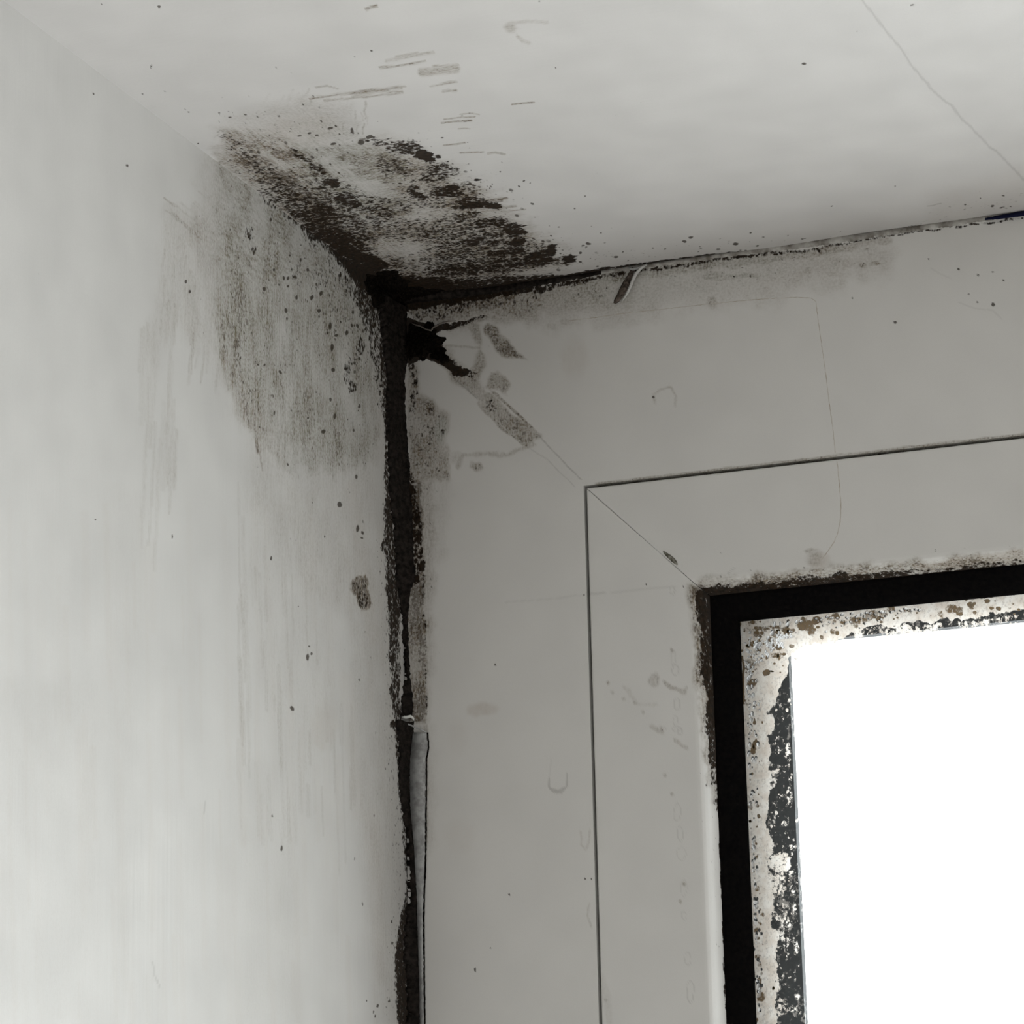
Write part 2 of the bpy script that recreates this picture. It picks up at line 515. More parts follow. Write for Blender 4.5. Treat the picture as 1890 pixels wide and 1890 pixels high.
    for x, y, rx, ry in [(714, 925, 7, 18), (710, 1010, 8, 14), (722, 1090, 9, 22), (722, 1150, 8, 14), (722, 1215, 7, 14), (725, 1280, 6, 22), (727, 1340, 8, 12),
                         (744, 1725, 9, 18), (740, 1840, 8, 26), (738, 1880, 7, 12), (735, 1760, 7, 12)]:
        s.ell('D', x, y, rx, ry, 0.85, 0, 1.2, 1.2)
    s.line('D', [(420, 300), (480, 352), (560, 412), (640, 470)], [10, 12, 16, 22], [.40, .55, .75, .95], 1.2, 1.0)
    # single spots
    for x, y, rx, ry in [(628, 931, 6, 8), (598, 797, 5, 5), (661, 976, 4, 9), (670, 984, 3, 5), (669, 994, 3, 3), (540, 1308, 5, 6), (520, 1565, 3, 6), (505, 1506, 3, 4),
                         (570, 1212, 4, 8), (577, 1206, 3, 4), (572, 1192, 3, 3), (619, 769, 4, 6), (613, 641, 4, 7), (489, 534, 4, 6), (529, 573, 4, 7), (588, 574, 4, 5),
                         (609, 601, 4, 9), (615, 681, 4, 6), (524, 513, 3, 5), (532, 515, 3, 5), (545, 512, 4, 5), (532, 530, 3, 3), (548, 550, 3, 6), (576, 549, 4, 7),
                         (592, 540, 4, 6), (605, 615, 3, 3), (620, 617, 4, 4), (650, 575, 3, 6), (640, 614, 4, 6), (488, 672, 3, 3), (472, 668, 2, 2), (477, 672, 2, 2),
                         (506, 762, 2, 6), (518, 688, 4, 5), (532, 856, 3, 4), (570, 772, 3, 3), (690, 600, 5, 8), (535, 470, 3, 3), (500, 405, 3, 5), (470, 466, 3, 6),
                         (506, 495, 3, 4), (555, 480, 3, 5), (568, 500, 3, 4), (677, 1848, 2, 3), (697, 1857, 3, 4), (690, 1868, 2, 3), (693, 1876, 2, 3), (718, 1850, 3, 5),
                         (722, 1700, 2, 4), (724, 1740, 3, 4), (710, 1420, 2, 2), (553, 1120, 2, 2), (600, 988, 2, 3), (502, 1030, 2, 6), (320, 990, 2, 5), (178, 957, 2, 3),
                         (345, 522, 3, 5), (352, 538, 3, 5), (235, 307, 3, 5), (214, 306, 2, 2), (172, 173, 2, 3), (265, 175, 3, 2), (690, 1508, 2, 3), (655, 1585, 2, 3)]:
        s.ell('K', x, y, rx * .8, ry * .76, 0.9, 6, 0.9, 0.35)
    s.scatter('K', 110, 610, 600, 60, 70, 0.9, 2.8, .8, 80, 1.6, 5)
    s.scatter('K', 60, 665, 660, 22, 90, 1.4, 4.2, .95, 85, 1.6, 6)
    s.scatter('K', 70, 560, 470, 60, 50, 0.9, 2.8, .8, 45, 1.4, 7)
    s.scatter('K', 60, 490, 640, 50, 90, 0.9, 2.4, .8, 80, 1.8, 8)
    s.scatter('K', 16, 462, 430, 6, 10, 1.5, 3.0, .95, 80, 1.2, 9)
    s.scatter('K', 50, 690, 1100, 20, 300, 0.9, 2.6, .8, 88, 2.2, 10)
    s.scatter('K', 50, 600, 950, 70, 120, 0.8, 2.0, .6, 88, 2.0, 12)
    s.scatter('K', 25, 150, 800, 150, 400, 0.8, 2.0, .35, 88, 2.0, 13)
    # dull grey scar
    s.ell('S', 664, 1080, 17, 20, 1.0, 20, 0.35, 0.5)
    s.ell('S', 672, 1105, 13, 24, 1.0, -8, 0.35, 0.5)
    s.ell('D', 664, 1080, 15, 17, .50, 20, 0.5, 0.3)
    s.ell('D', 671, 1108, 11, 20, .66, -8, 0.5, 0.3)
    s.ell('B', 600, 1340, 24, 40, .22, 10, 0.8, 0.5)
    s.ell('B', 590, 1370, 14, 14, .22, 10, 0.8, 0.5)
    # rubbed pale paint left in the dirt
    for a in [(640, 1250, 660, 1500), (690, 1500, 700, 1800), (650, 900, 690, 1180)]:
        s.line('B', [(a[0], a[1]), (a[2], a[3])], 12, .14, 1.2, 0.6)
    s.line('H', [(283, 1775), (286, 1800), (296, 1822)], 1.6, .22, 0.8)
    s.line('H', [(380, 1480), (378, 1500)], 1.5, .2, 0.8)


stain_wall(st)
bump = np.clip(-V / 25, 0, 1) * np.clip(-U / 15, 0, 1)
Xd = (vnoise(U, V, 45, 21) * 0.35 + vnoise(U, V * 0.2, 9, 22) * 0.05) * bump * (np.abs(U) < 235)
wall = mesh_obj('wall_left', np.column_stack([Xd.ravel(), U.ravel(), V.ravel()]), grid_faces(*U.shape), M_WALL, attrs=st.attrs())
tag(wall, 'white painted wall on the left, smeared with black mould below the ceiling', 'wall', kind='structure')

# ---- ceiling
us = axis_steps(0.0, 0.25, 85, 0.38, 200, 25, 1300)
vs = axis_steps(0.0, 0.25, -125, 0.8, -230, 25, -1200)
U, V = np.meshgrid(us, vs, indexing='ij')
st = Stain('ceiling', U, V, 31)


def stain_ceiling(s):
    # wiping direction: along the wall seam near it, across elsewhere
    s.poly('V', [(380, 215), (640, 190), (660, 270), (690, 380), (780, 480), (720, 530), (400, 290)], 1.0, 70)
    # smear body
    s.poly('S', [(690, 515), (560, 400), (470, 330), (420, 250), (480, 235), (560, 265), (640, 262), (720, 265), (800, 300), (880, 345), (930, 385), (985, 435),
                 (1030, 462), (1040, 495), (960, 525), (740, 550)], 0.86, 60, 2.0)
    s.poly('S', [(398, 236), (470, 205), (560, 180), (650, 195), (670, 250), (620, 300), (500, 300), (430, 270)], 0.30, 40, 1.2)
    s.line('S', [(425, 250), (520, 330), (640, 440)], [14, 22, 26], [.72, .72, .7], 1.0, 1.0)
    s.line('S', [(700, 300), (760, 320), (780, 350)], [26, 34, 20], [.75, .80, .6], 1.0, 1.0)
    s.line('S', [(600, 350), (700, 400), (800, 430), (900, 460)], [20, 26, 30, 26], [.75, .75, .72, .72], 1.0, 1.0)
    s.ell('D', 728, 308, 46, 26, .60, 10, 1.2, 1.5)
    s.ell('S', 728, 310, 50, 30, 1.0, 10, 1.2, 1.5)
    s.poly('G', [(540, 220), (660, 225), (700, 330), (760, 380), (640, 400), (560, 330)], 0.45, 60)
    s.ell('G', 700, 310, 60, 40, .3)
    for x, y, rx, ry, a, v in [(692, 346, 46, 15, 12, .55), (785, 396, 50, 9, -5, .35), (735, 460, 60, 16, 8, .35), (625, 308, 44, 12, 35, .5), (560, 262, 40, 10, 30, .4), (905, 396, 30, 7, -5, .4), (850, 330, 20, 8, 0, .4), (500, 290, 30, 6, 36, .45), (1000, 500, 40, 7, -8, .5)]:
        s.ell('N', x, y, rx, ry, v, a, 1.2, 1.2)
    # dry brush strokes fanned above the patch
    g = np.random.default_rng(3)
    for k in range(26):
        x = 480 + k * 7 + g.uniform(-5, 5); y = 225 - 0.12 * (x - 480) + g.uniform(-25, 20)
        L = g.uniform(20, 55)
        s.line('S', [(x, y), (x + L * .45, y - L * .8)] if x < 560 else [(x, y), (x + g.uniform(-6, 4), y - L * .4)], g.uniform(1.2, 2.2), g.uniform(.10, .28), 1.1, 0.25)
    for k in range(34):
        x = 430 + k * 6 + g.uniform(-8, 8); y = 250 + (x - 430) * 0.25 + g.uniform(-20, 40)
        L = g.uniform(40, 110)
        s.line('S', [(x, y), (x + L * .80, y + L * .60)], g.uniform(1.2, 2.8), g.uniform(.5, .95), 0.9, 0.2)
    for k in range(26):
        x = g.uniform(700, 950); y = g.uniform(0, 1) * (470 - 380) + 370
        L = g.uniform(25, 90)
        s.line('S', [(x, y), (x + L, y - L * .10)], g.uniform(1.2, 2.6), g.uniform(.6, 1.0), 0.9, 0.2)
    for k in range(18):
        x = g.uniform(600, 680); y = g.uniform(215, 250)
        s.line('S', [(x, y), (x + g.uniform(-3, 3), y - g.uniform(10, 34))], 1.6, g.uniform(.2, .55), 1.1, 0.3)
    strokes = [((572, 181), (640, 171), (742, 160), 1.8, .72), ((585, 178), (660, 166), (748, 157), 1.6, .5), ((598, 184), (680, 176), (738, 170), 1.6, .6), ((650, 176), (700, 166), (744, 168), 2.0, .5),
               ((582, 160), (605, 157), (624, 162), 1.3, .6), ((702, 123), (740, 119), (785, 112), 2.0, .85), ((712, 111), (750, 104), (800, 96), 3.0, .45), ((730, 104), (760, 98), (770, 96), 2.0, .5),
               ((778, 132), (805, 130), (842, 127), 7.0, .48), ((800, 122), (820, 121), (845, 119), 2.5, .5), ((795, 158), (820, 153), (842, 150), 2.0, .5), ((818, 168), (830, 166), (842, 166), 2.2, .8),
               ((816, 226), (840, 223), (870, 222), 1.7, .9), ((820, 219), (850, 216), (876, 215), 1.5, .75), ((850, 210), (868, 208), (884, 211), 1.3, .6), ((845, 237), (858, 236), (868, 237), 1.2, .5),
               ((945, 192), (965, 190), (986, 188), 1.6, .8), ((820, 268), (840, 266), (858, 263), 1.5, .7), ((900, 283), (914, 281), (932, 284), 2.0, .9), ((850, 282), (870, 281), (892, 280), 1.6, .6),
               ((940, 44), (975, 40), (1010, 42), 3.0, .28), ((955, 68), (965, 76), (978, 80), 3.0, .3), ((676, 18), (686, 14), (695, 11), 2.6, .7)]
    for a, b, c, w, v in strokes:
        s.line('S', [a, b, c], w, v, 0.9, 0.15)
    s.ell('S', 942, 50, 11, 9, .38, 0, 0.9, 0.6)
    s.ell('B', 560, 240, 60, 30, .25, 0, 1.0, 0.8)
    s.poly('B', [(1720, 360), (1890, 310), (1890, 390), (1720, 415)], .16, 40, 1.0)
    s.line('S', [(404, 282), (480, 345), (560, 405), (640, 462)], [12, 16, 18, 20], [.55, .65, .8, .9], 1.2, 1.0)
    s.line('D', [(410, 288), (480, 342), (560, 403), (640, 462)], [8, 14, 18, 22], [.34, .56, .80, 1.0], 1.2, 1.2)
    # black growth
    s.line('D', [(412, 248), (470, 300), (540, 365), (610, 425), (690, 505)], [12, 18, 26, 30, 36], [.46, .58, .70, .84, 1.05], 1.3, 1.6)
    s.line('D', [(520, 330), (580, 350), (640, 400), (690, 470)], [14, 22, 26, 26], [.50, .62, .68, .74], 1.3, 1.6)
    s.poly('D', [(520, 300), (600, 300), (690, 330), (800, 330), (900, 380), (990, 440), (1050, 480), (980, 520), (740, 550), (660, 480)], 0.56, 60, 2.0)
    s.poly('D', [(800, 400), (900, 395), (1000, 440), (1075, 480), (1000, 515), (860, 525), (760, 530), (760, 470)], 0.66, 60, 2.0)
    s.poly('D', [(560, 340), (680, 380), (780, 380), (760, 430), (660, 440)], 0.62, 40, 2.0)
    s.poly('S', [(415, 238), (520, 300), (640, 400), (600, 430), (480, 345), (405, 280)], 0.95, 30, 1.5)
    s.poly('D', [(410, 235), (500, 225), (640, 240), (640, 320), (520, 330)], 0.30, 30, 1.2)
    for x, y, rx, ry, a, v in [(612, 335, 24, 9, 5, 1.0), (705, 262, 40, 9, 6, .66), (750, 272, 40, 14, 6, .80), (782, 287, 15, 11, 0, 1.15), (808, 286, 10, 4, 0, .9),
                               (800, 312, 30, 12, -12, .78), (795, 330, 34, 8, -8, .72), (826, 318, 16, 14, 0, .72), (842, 330, 30, 9, -8, .62), (772, 356, 18, 7, 35, .98),
                               (822, 356, 36, 11, 0, .90), (838, 346, 14, 6, 0, 1.0), (870, 370, 34, 9, -4, .78), (880, 378, 40, 7, -4, 1.0), (905, 378, 14, 7, -4, 1.15), (862, 343, 26, 12, 0, .62),
                               (884, 331, 6, 3, 0, 1.1), (865, 400, 48, 12, -4, .74), (905, 410, 44, 14, -4, .82), (948, 424, 22, 14, 0, .95), (958, 444, 16, 9, 0, 1.1), (790, 432, 34, 12, -6, .70),
                               (870, 446, 26, 9, -4, .92), (912, 446, 16, 6, -4, .9), (940, 462, 30, 12, -4, .88), (918, 470, 24, 12, 0, .85), (990, 468, 26, 8, -5, 1.0), (1017, 460, 14, 10, -20, 1.12),
                               (1049, 477, 15, 9, -8, 1.12), (980, 484, 60, 10, -6, .85), (930, 490, 60, 14, -6, .85), (860, 496, 80, 16, -5, .82), (690, 360, 40, 10, 12, .72), (700, 390, 60, 10, 8, .70),
                               (730, 420, 60, 12, 6, .60), (640, 370, 30, 16, 30, .85), (600, 390, 40, 16, 40, .85), (1008, 480, 20, 8, -8, .95), (560, 292, 20, 7, 30, .72), (585, 310, 24, 7, 30, .8), (540, 275, 14, 5, 20, .7)]:
        s.ell('D', x, y, rx * 1.12, ry * 1.15, v * .97, a, 1.2, 1.2)
    s.line('D', [(700, 530), (780, 530), (870, 525), (960, 516), (1020, 508)], [26, 20, 16, 12, 7], [1.2, 1.0, .85, .80, .7], 1.2, 1.5)
    s.line('D', [(720, 545), (860, 540), (960, 524), (1040, 514), (1110, 501)], [15, 10, 8, 7, 6], [1.2, 1.15, 1.1, 1.0, .95], 0.9, 0.8)
    s.line('D', [(1110, 500), (1180, 490), (1230, 487), (1300, 476), (1350, 468)], [5, 4, 6, 5, 3], [.85, .8, 1.0, .95, .7], 0.8, 0.4)
    s.line('D', [(1350, 468), (1480, 454), (1690, 420)], [3, 2.5, 3], [.75, .5, .6], 0.8, 0.3)
    s.poly('D', [(940, 380), (1000, 420), (1100, 450), (1240, 450), (1220, 485), (1060, 500)], 0.30, 40, 1.0)
    s.poly('D', [(850, 280), (940, 330), (1000, 400), (900, 370), (820, 300)], 0.26, 30, 1.0)
    s.poly('D', [(1680, 410), (1890, 345), (1890, 395), (1700, 425)], 0.27, 16, 0.6)
    # single spots
    for x, y, rx, ry in [(684, 252, 8, 5), (668, 262, 8, 7), (652, 240, 4, 8), (608, 236, 7, 3), (616, 264, 8, 3), (553, 250, 5, 2), (572, 245, 4, 2), (586, 248, 4, 2), (761, 258, 3, 2),
                         (815, 254, 4, 2), (760, 282, 6, 4), (1085, 448, 5, 4), (1071, 465, 4, 3), (1135, 474, 5, 3), (1261, 445, 5, 3), (1275, 437, 6, 3), (1360, 450, 7, 4), (1398, 453, 4, 2), (1327, 461, 5, 2),
                         (1079, 360, 3, 1.5), (965, 332, 3, 2), (978, 337, 2, 2), (1486, 115, 5.5, 3), (1684, 8, 4, 2.5), (1584, 57, 3, 2), (295, 16, 5, 3), (686, 92, 3, 2), (656, 105, 2.5, 1.5),
                         (186, 9, 2, 3), (281, 124, 2.5, 5), (265, 175, 3, 2), (347, 208, 2.5, 2), (303, 171, 2, 2), (368, 265, 2, 2), (340, 202, 2, 2), (1782, 378, 3, 2.4), (1808, 366, 2, 2), (1832, 381, 4, 3), (1847, 384, 3, 2),
                         (1852, 362, 3, 2), (1865, 382, 3, 1.5), (1650, 345, 2, 1.5), (1536, 380, 2, 1.5), (490, 207, 2, 2), (415, 215, 4, 1.5), (425, 218, 4, 2), (452, 212, 3, 2), (405, 210, 2, 3), (1025, 125, 3, 1.5), (997, 2, 3, 1.5)]:
        s.ell('K', x, y, rx * .82, ry * .82, 0.92, -6, 0.9, 0.35)
    s.scatter('K', 110, 860, 360, 70, 40, 1.3, 4.0, .95, 25, 1.7, 21)
    s.scatter('K', 110, 980, 460, 60, 22, 1.3, 4.2, .95, 15, 1.7, 22)
    s.scatter('K', 110, 560, 320, 70, 34, 1.3, 3.8, .95, 38, 1.7, 23)
    s.scatter('K', 60, 1060, 450, 80, 34, 0.9, 2.4, .75, 5, 1.6, 24)
    s.scatter('K', 50, 620, 240, 70, 22, 1.0, 2.8, .85, 40, 1.6, 25)
    s.scatter('K', 24, 462, 214, 30, 8, 1.0, 2.0, .7, 10, 1.8, 26)
    s.scatter('K', 50, 1280, 462, 110, 8, 0.9, 2.6, .85, -8, 1.6, 27)
    s.scatter('K', 40, 1810, 378, 60, 12, 0.9, 2.2, .6, -9, 1.8, 28)
    s.scatter('K', 50, 900, 250, 120, 50, 0.8, 1.8, .5, -6, 2.2, 29)
    # hairline crack
    pts = [(1588, -6), (1595, 5), (1612, 25), (1620, 36), (1632, 52), (1645, 68), (1658, 83), (1668, 96), (1674, 107), (1680, 118), (1692, 131), (1704, 146), (1712, 153), (1716, 161), (1730, 174),
           (1746, 188), (1757, 194), (1765, 206), (1778, 222), (1791, 232), (1800, 243), (1814, 256), (1827, 271), (1838, 277), (1852, 291), (1862, 302), (1875, 315), (1890, 332)]
    s.line('H', pts, 1.9, .26, 1.2)
    s.line('H', [(1712, 381), (1722, 380), (1730, 377), (1738, 376)], 1.0, .35, 0.9)


stain_ceiling(st)
bump = np.clip(-V / 25, 0, 1) * np.clip(U / 15, 0, 1)
Zd = vnoise(U, V, 48, 41) * 0.35 * bump * (U < 205) * (V > -235)
edge = np.exp(-np.abs(V) / 10) * np.clip(U / 25, 0, 1) * (U < 205)
Zd += edge * (vnoise(U, V * 0 + 3, 26, 43) * 0.42)
Zd = np.minimum(Zd, 0.9)
ceil = mesh_obj('ceiling', np.column_stack([U.ravel(), V.ravel(), Zd.ravel()]), grid_faces(*U.shape, flip=True), M_CEIL, attrs=st.attrs())
tag(ceil, 'white painted ceiling with a black mould patch spreading from the corner', 'ceiling', kind='structure')

# ---- room wall around the far sides of the window (beyond the picture)
XG, ZG = 50.9, -57.75                 # joint between frame and glazing bead, from wall and ceiling
XR, ZB = 950.0, -1150.0               # far side and foot of the joint


def boxes(bl):
    vv, ff = [], []
    for (x0, y0, z0, x1, y1, z1) in bl:
        o = len(vv)
        vv += [(x0, y0, z0), (x1, y0, z0), (x1, y1, z0), (x0, y1, z0), (x0, y0, z1), (x1, y0, z1), (x1, y1, z1), (x0, y1, z1)]
        ff += [[o + i for i in q] for q in ((0, 3, 2, 1), (4, 5, 6, 7), (0, 1, 5, 4), (1, 2, 6, 5), (2, 3, 7, 6), (3, 0, 4, 7))]
    return vv, ff


vv, ff = boxes([(XR + 55, 0, -1400, 1300, 70, 0), (0, 0, -1400, XR + 55, 70, ZB - 55)])
o = mesh_obj('wall_back', vv, ff, M_PLAIN, smooth=False)
tag(o, 'plain white wall under and beyond the window, outside the picture', 'wall', kind='structure')

# ================================================================== window
win = empty('window_1')
tag(win, 'white plastic window with a blackened gasket, set into the wall and ceiling', 'window', kind='structure')


def side_grid(side, prof, along, both_y):
    """mitred length of a profile. prof: (t, y) points; along: distances from the top-left mitre (0..1 fractions for plain sides)"""
    T = np.array([p[0] for p in prof]); Y = np.array([p[1] for p in prof])
    if side == 'jamb':                # runs down the left
        A = np.array(along)
        L = (ZG - ZB)
        x = XG + T[:, None] + 0 * A[None, :]
        z = ZG - T[:, None] - A[None, :] * np.where(True, (L - 2 * T[:, None]) / L, 1)
    elif side == 'head':
        A = np.array(along)
        L = (XR - XG)
        z = ZG - T[:, None] + 0 * A[None, :]
        x = XG + T[:, None] + A[None, :] * (L - 2 * T[:, None]) / L
    elif side == 'right':
        A = np.array(along); L = (ZG - ZB)
        x = XR - T[:, None] + 0 * A[None, :]
        z = ZG - T[:, None] - A[None, :] * (L - 2 * T[:, None]) / L
    else:
        A = np.array(along); L = (XR - XG)
        z = ZB + T[:, None] + 0 * A[None, :]
        x = XG + T[:, None] + A[None, :] * (L - 2 * T[:, None]) / L
    y = Y[:, None] + 0 * A[None, :]
    return x, y, z


def dense(prof, step):
    out = [prof[0]]
    for a, b, in zip(prof[:-1], prof[1:]):
        st_ = b[2] if len(b) > 2 else step
        n = max(1, int(round(math.hypot(b[0] - a[0], b[1] - a[1]) / st_)))
        for k in range(1, n + 1):
            out.append((a[0] + (b[0] - a[0]) * k / n, a[1] + (b[1] - a[1]) * k / n))
    return out


AL_J = axis_steps(0.0, 0.35, 150, 30, ZG - ZB)
AL_H = axis_steps(0.0, 0.35, 150, 30, XR - XG)
AL_JF = axis_steps(0.0, 0.3, 210, 30, ZG - ZB)
AL_HF = axis_steps(0.0, 0.3, 210, 30, XR - XG)
CO_J, CO_H = np.linspace(0, ZG - ZB, 12), np.linspace(0, XR - XG, 12)

# whole welded frame: one mesh
fprof = [(-63, 60), (-63, 0, 40), (-0.38, 0, 0.3), (-0.38, 4.5, 2), (12, 4.5, 12), (12, 34, 30), (36, 34, 24), (36, 60, 30)]
fp_f, fp_c = dense(fprof, 0.3), [(p[0], p[1]) for p in fprof]
vx, fc, off = [], [], 0
for side, prof, al, flip in (('jamb', fp_f, AL_JF, False), ('head', fp_f, AL_HF, True), ('right', fp_c, CO_J, True), ('foot', fp_c, CO_H, False)):
    x, y, z = side_grid(side, prof, al, None)
    vx.append(np.column_stack([x.ravel(), y.ravel(), z.ravel()]))
    fc.append(grid_faces(*x.shape, off=off, flip=flip))
    off += x.size
vx, fc = np.vstack(vx), np.vstack(fc)
st = Stain('frame', vx[:, 0] + 0.28 * vx[:, 1] * 0, vx[:, 2], 51)


def stain_frame(s):
    s.poly('V', [(760, 540), (1100, 490), (1890, 380), (1890, 820), (1085, 890), (850, 690)], 1.0, 40)
    # smoky growth under the ceiling line
    s.poly('S', [(745, 545), (880, 535), (1010, 520), (1130, 500), (1130, 560), (1020, 590), (930, 590), (860, 600), (760, 600)], 0.72, 50, 2.0)
    s.poly('D', [(745, 545), (880, 540), (1000, 522), (1000, 560), (920, 570), (850, 585), (760, 595)], 0.46, 24, 1.2)
    s.line('D', [(745, 562), (800, 556), (880, 549), (960, 536), (1040, 524), (1110, 508)], [12, 10, 9, 8, 7, 6], [1.1, 1.0, .95, .85, .75, .72], 1.0, 0.7)
    s.poly('S', [(1000, 520), (1200, 492), (1420, 462), (1640, 460), (1640, 498), (1480, 530), (1400, 555), (1280, 560), (1180, 580), (1030, 605)], 0.34, 56, 2.0)
    s.poly('D', [(1010, 520), (1200, 495), (1420, 468), (1620, 470), (1600, 500), (1400, 530), (1200, 540), (1040, 570)], 0.30, 50, 2.0)
    s.line('D', [(1110, 508), (1200, 498), (1360, 474), (1480, 462), (1690, 428), (1890, 402)], [5, 4, 4, 3.5, 3, 3], [.7, .72, .75, .68, .66, .6], 1.0, 0.4)
    s.line('S', [(1040, 520), (1250, 494), (1480, 468), (1640, 445)], [16, 14, 10, 6], [.7, .66, .6, .5], 1.0, 0.7)
    s.line('S', [(1300, 512), (1350, 508), (1400, 506)], 6, .6, 1.0, 0.8)
    for x, y, rx, ry, v in [(1595, 490, 8, 5, .75), (1617, 488, 10, 6, .75), (1490, 500, 10, 8, .5), (1500, 475, 5, 10, .5), (1600, 463, 3, 3, .8), (1068, 548, 10, 7, .7), (1315, 557, 11, 11, .62), (1385, 535, 16, 14, .3),
                            (1250, 525, 14, 4, .5), (1325, 505, 22, 5, .6), (1345, 508, 10, 4, .65), (1045, 593, 12, 7, .5), (1020, 602, 10, 7, .4), (1535, 508, 12, 8, .3), (1380, 548, 8, 8, .35)]:
        s.ell('S', x, y, rx, ry, v, 0, 0.9, 0.6)
        s.ell('D', x, y, rx, ry, v * .55, 0, 0.9, 0.6)
    s.ell('G', 1240, 510, 220, 40, .3, -8)
    s.ell('D', 1512, 464, 3, 3, 1.0)
    s.poly('S', [(742, 545), (900, 538), (960, 532), (940, 570), (850, 592), (760, 598)], 1.0, 24, 1.4)
    s.poly('D', [(742, 545), (880, 542), (880, 575), (820, 592), (755, 598)], 0.56, 24, 1.4)
    # black hole of mould at the weld, and its tail
    s.poly('D', [(742, 585), (775, 600), (800, 612), (812, 636), (822, 655), (842, 668), (868, 682), (862, 694), (838, 692), (812, 672), (790, 662), (762, 664), (742, 668)], 1.3, 12, 0.8)
    s.line('D', [(835, 672), (852, 684), (872, 690)], [12, 11, 8], [.9, .75, .62], 1.0, 0.6)
    s.line('S', [(815, 655), (850, 690), (890, 730)], [16, 16, 12], [.9, .8, .55], 1.0, 0.8)
    s.poly('S', [(874, 728), (905, 725), (940, 762), (998, 802), (974, 822), (930, 790), (890, 752)], 0.72, 7, 0.5)
    s.line('S', [(910, 724), (950, 760), (996, 804)], 2.6, .75, 0.9, 0.2)
    s.line('S', [(884, 745), (925, 790), (972, 820)], 3, .7, 0.9, 0.4)
    s.ell('D', 906, 752, 16, 12, .62, 40, 0.9, 0.5)
    s.ell('S', 990, 804, 8, 6, .8, 0, 0.9, 0.2)
    s.line('H', [(994, 803), (1020, 832), (1046, 858), (1072, 884)], 1.2, .36, 0.9, 0.1)
    s.line('H', [(972, 824), (1010, 848), (1040, 878), (1060, 898)], 1.0, .2, 0.9, 0.1)
    s.line('H', [(830, 690), (880, 735)], 1.0, .4, 0.9, 0.1)
    # wiped arcs
    s.poly('S', [(905, 598), (918, 612), (940, 640), (966, 668), (938, 662), (915, 640), (895, 612)], 0.85, 8, 0.9)
    s.poly('S', [(880, 640), (896, 650), (902, 668), (888, 690), (880, 720), (862, 700), (870, 680)], 0.75, 8, 0.9)
    s.poly('S', [(908, 690), (925, 684), (935, 700), (934, 728), (915, 722), (900, 714)], 0.7, 8, 0.9)
    s.line('S', [(822, 638), (850, 640), (885, 640)], 2.4, .5, 0.9, 0.4)
    s.line('S', [(860, 596), (875, 605), (882, 630)], [5, 10, 6], [.6, .7, .5], 0.9, 0.5)
    s.line('S', [(830, 605), (860, 596), (920, 584)], [7, 6, 4], [.95, .85, .5], 0.9, 0.4)
    s.line('D', [(760, 598), (800, 606), (835, 602), (850, 596), (900, 585)], [6, 8, 7, 5, 3], [1.1, 1.1, .9, .8, .6], 0.9, 0.5)
    s.ell('B', 1062, 660, 22, 36, .22, 0, 1.0, 0.8)
    s.ell('S', 880, 860, 11, 7, .85, 0, 0.8, 0.5)
    s.ell('D', 882, 860, 9, 6, .55, 0, 0.8, 0.5)
    s.line('S', [(848, 858), (856, 842), (900, 838), (940, 836), (985, 818)], 4, .42, 1.0, 0.8)
    s.line('S', [(845, 842), (838, 846)], 8, .25, 1.0, 0.6)
    # jamb stain next to the wall, cut off square
    s.poly('S', [(748, 668), (770, 668), (774, 735), (800, 745), (826, 760), (828, 884), (750, 888)], 0.66, 16, 0.9)
    s.poly('D', [(748, 668), (768, 668), (772, 740), (806, 760), (820, 800), (820, 884), (750, 888)], 0.36, 18, 0.9)
    s.line('D', [(756, 670), (765, 700), (764, 760)], [8, 8, 6], [.66, .62, .55], 1.0, 0.5)
    s.ell('S', 795, 755, 10, 16, .9, 0, 0.9, 0.5)
    s.ell('D', 795, 752, 7, 12, .62, 0, 0.9, 0.5)
    s.ell('G', 815, 795, 14, 24, .6)
    s.ell('D', 817, 797, 6, 8, .6, 0, 0.9, 0.4)
    s.poly('S', [(748, 880), (800, 880), (806, 1000), (796, 1100), (792, 1250), (785, 1330), (750, 1330)], 0.46, 26, 0.8)
    s.poly('S', [(745, 880), (780, 880), (788, 1240), (784, 1335), (750, 1335)], 0.95, 12, 0.6)
    s.poly('D', [(745, 880), (772, 880), (778, 1240), (776, 1335), (750, 1335)], 0.30, 12, 0.6)
    s.poly('S', [(796, 880), (830, 884), (822, 1030), (800, 1060)], 0.18, 24, 0.8)
    s.poly('S', [(770, 1330), (800, 1340), (800, 1560), (780, 1600), (770, 1500)], 0.20, 22, 0.8)
    s.line('D', [(755, 880), (766, 960), (770, 1040), (766, 1080)], [8, 12, 12, 7], [.7, .75, .72, .6], 1.0, 0.7)
    for x, y, rx, ry in [(756, 905, 8, 14), (770, 958, 6, 14), (781, 1045, 7, 12), (766, 1068, 9, 9), (772, 990, 5, 16)]:
        s.ell('D', x, y, rx, ry, 1.0, 0, 0.8, 0.4)
    s.line('D', [(780, 1045), (786, 1200), (786, 1320)], [3, 2.5, 2.5], [.62, .6, .6], 1.0, 0.3)
    s.line('S', [(787, 1340), (786, 1420), (788, 1480), (783, 1620)], 4, .5, 1.0, 0.4)
    # faint dirt on the plastic
    s.ell('B', 890, 1310, 26, 12, .45, -5, 0.7, 0.5)
    s.ell('B', 850, 1545, 26, 30, .12, 0, 1.0, 0.5)
    s.ell('B', 845, 1360, 18, 30, .10, 0, 1.0, 0.5)
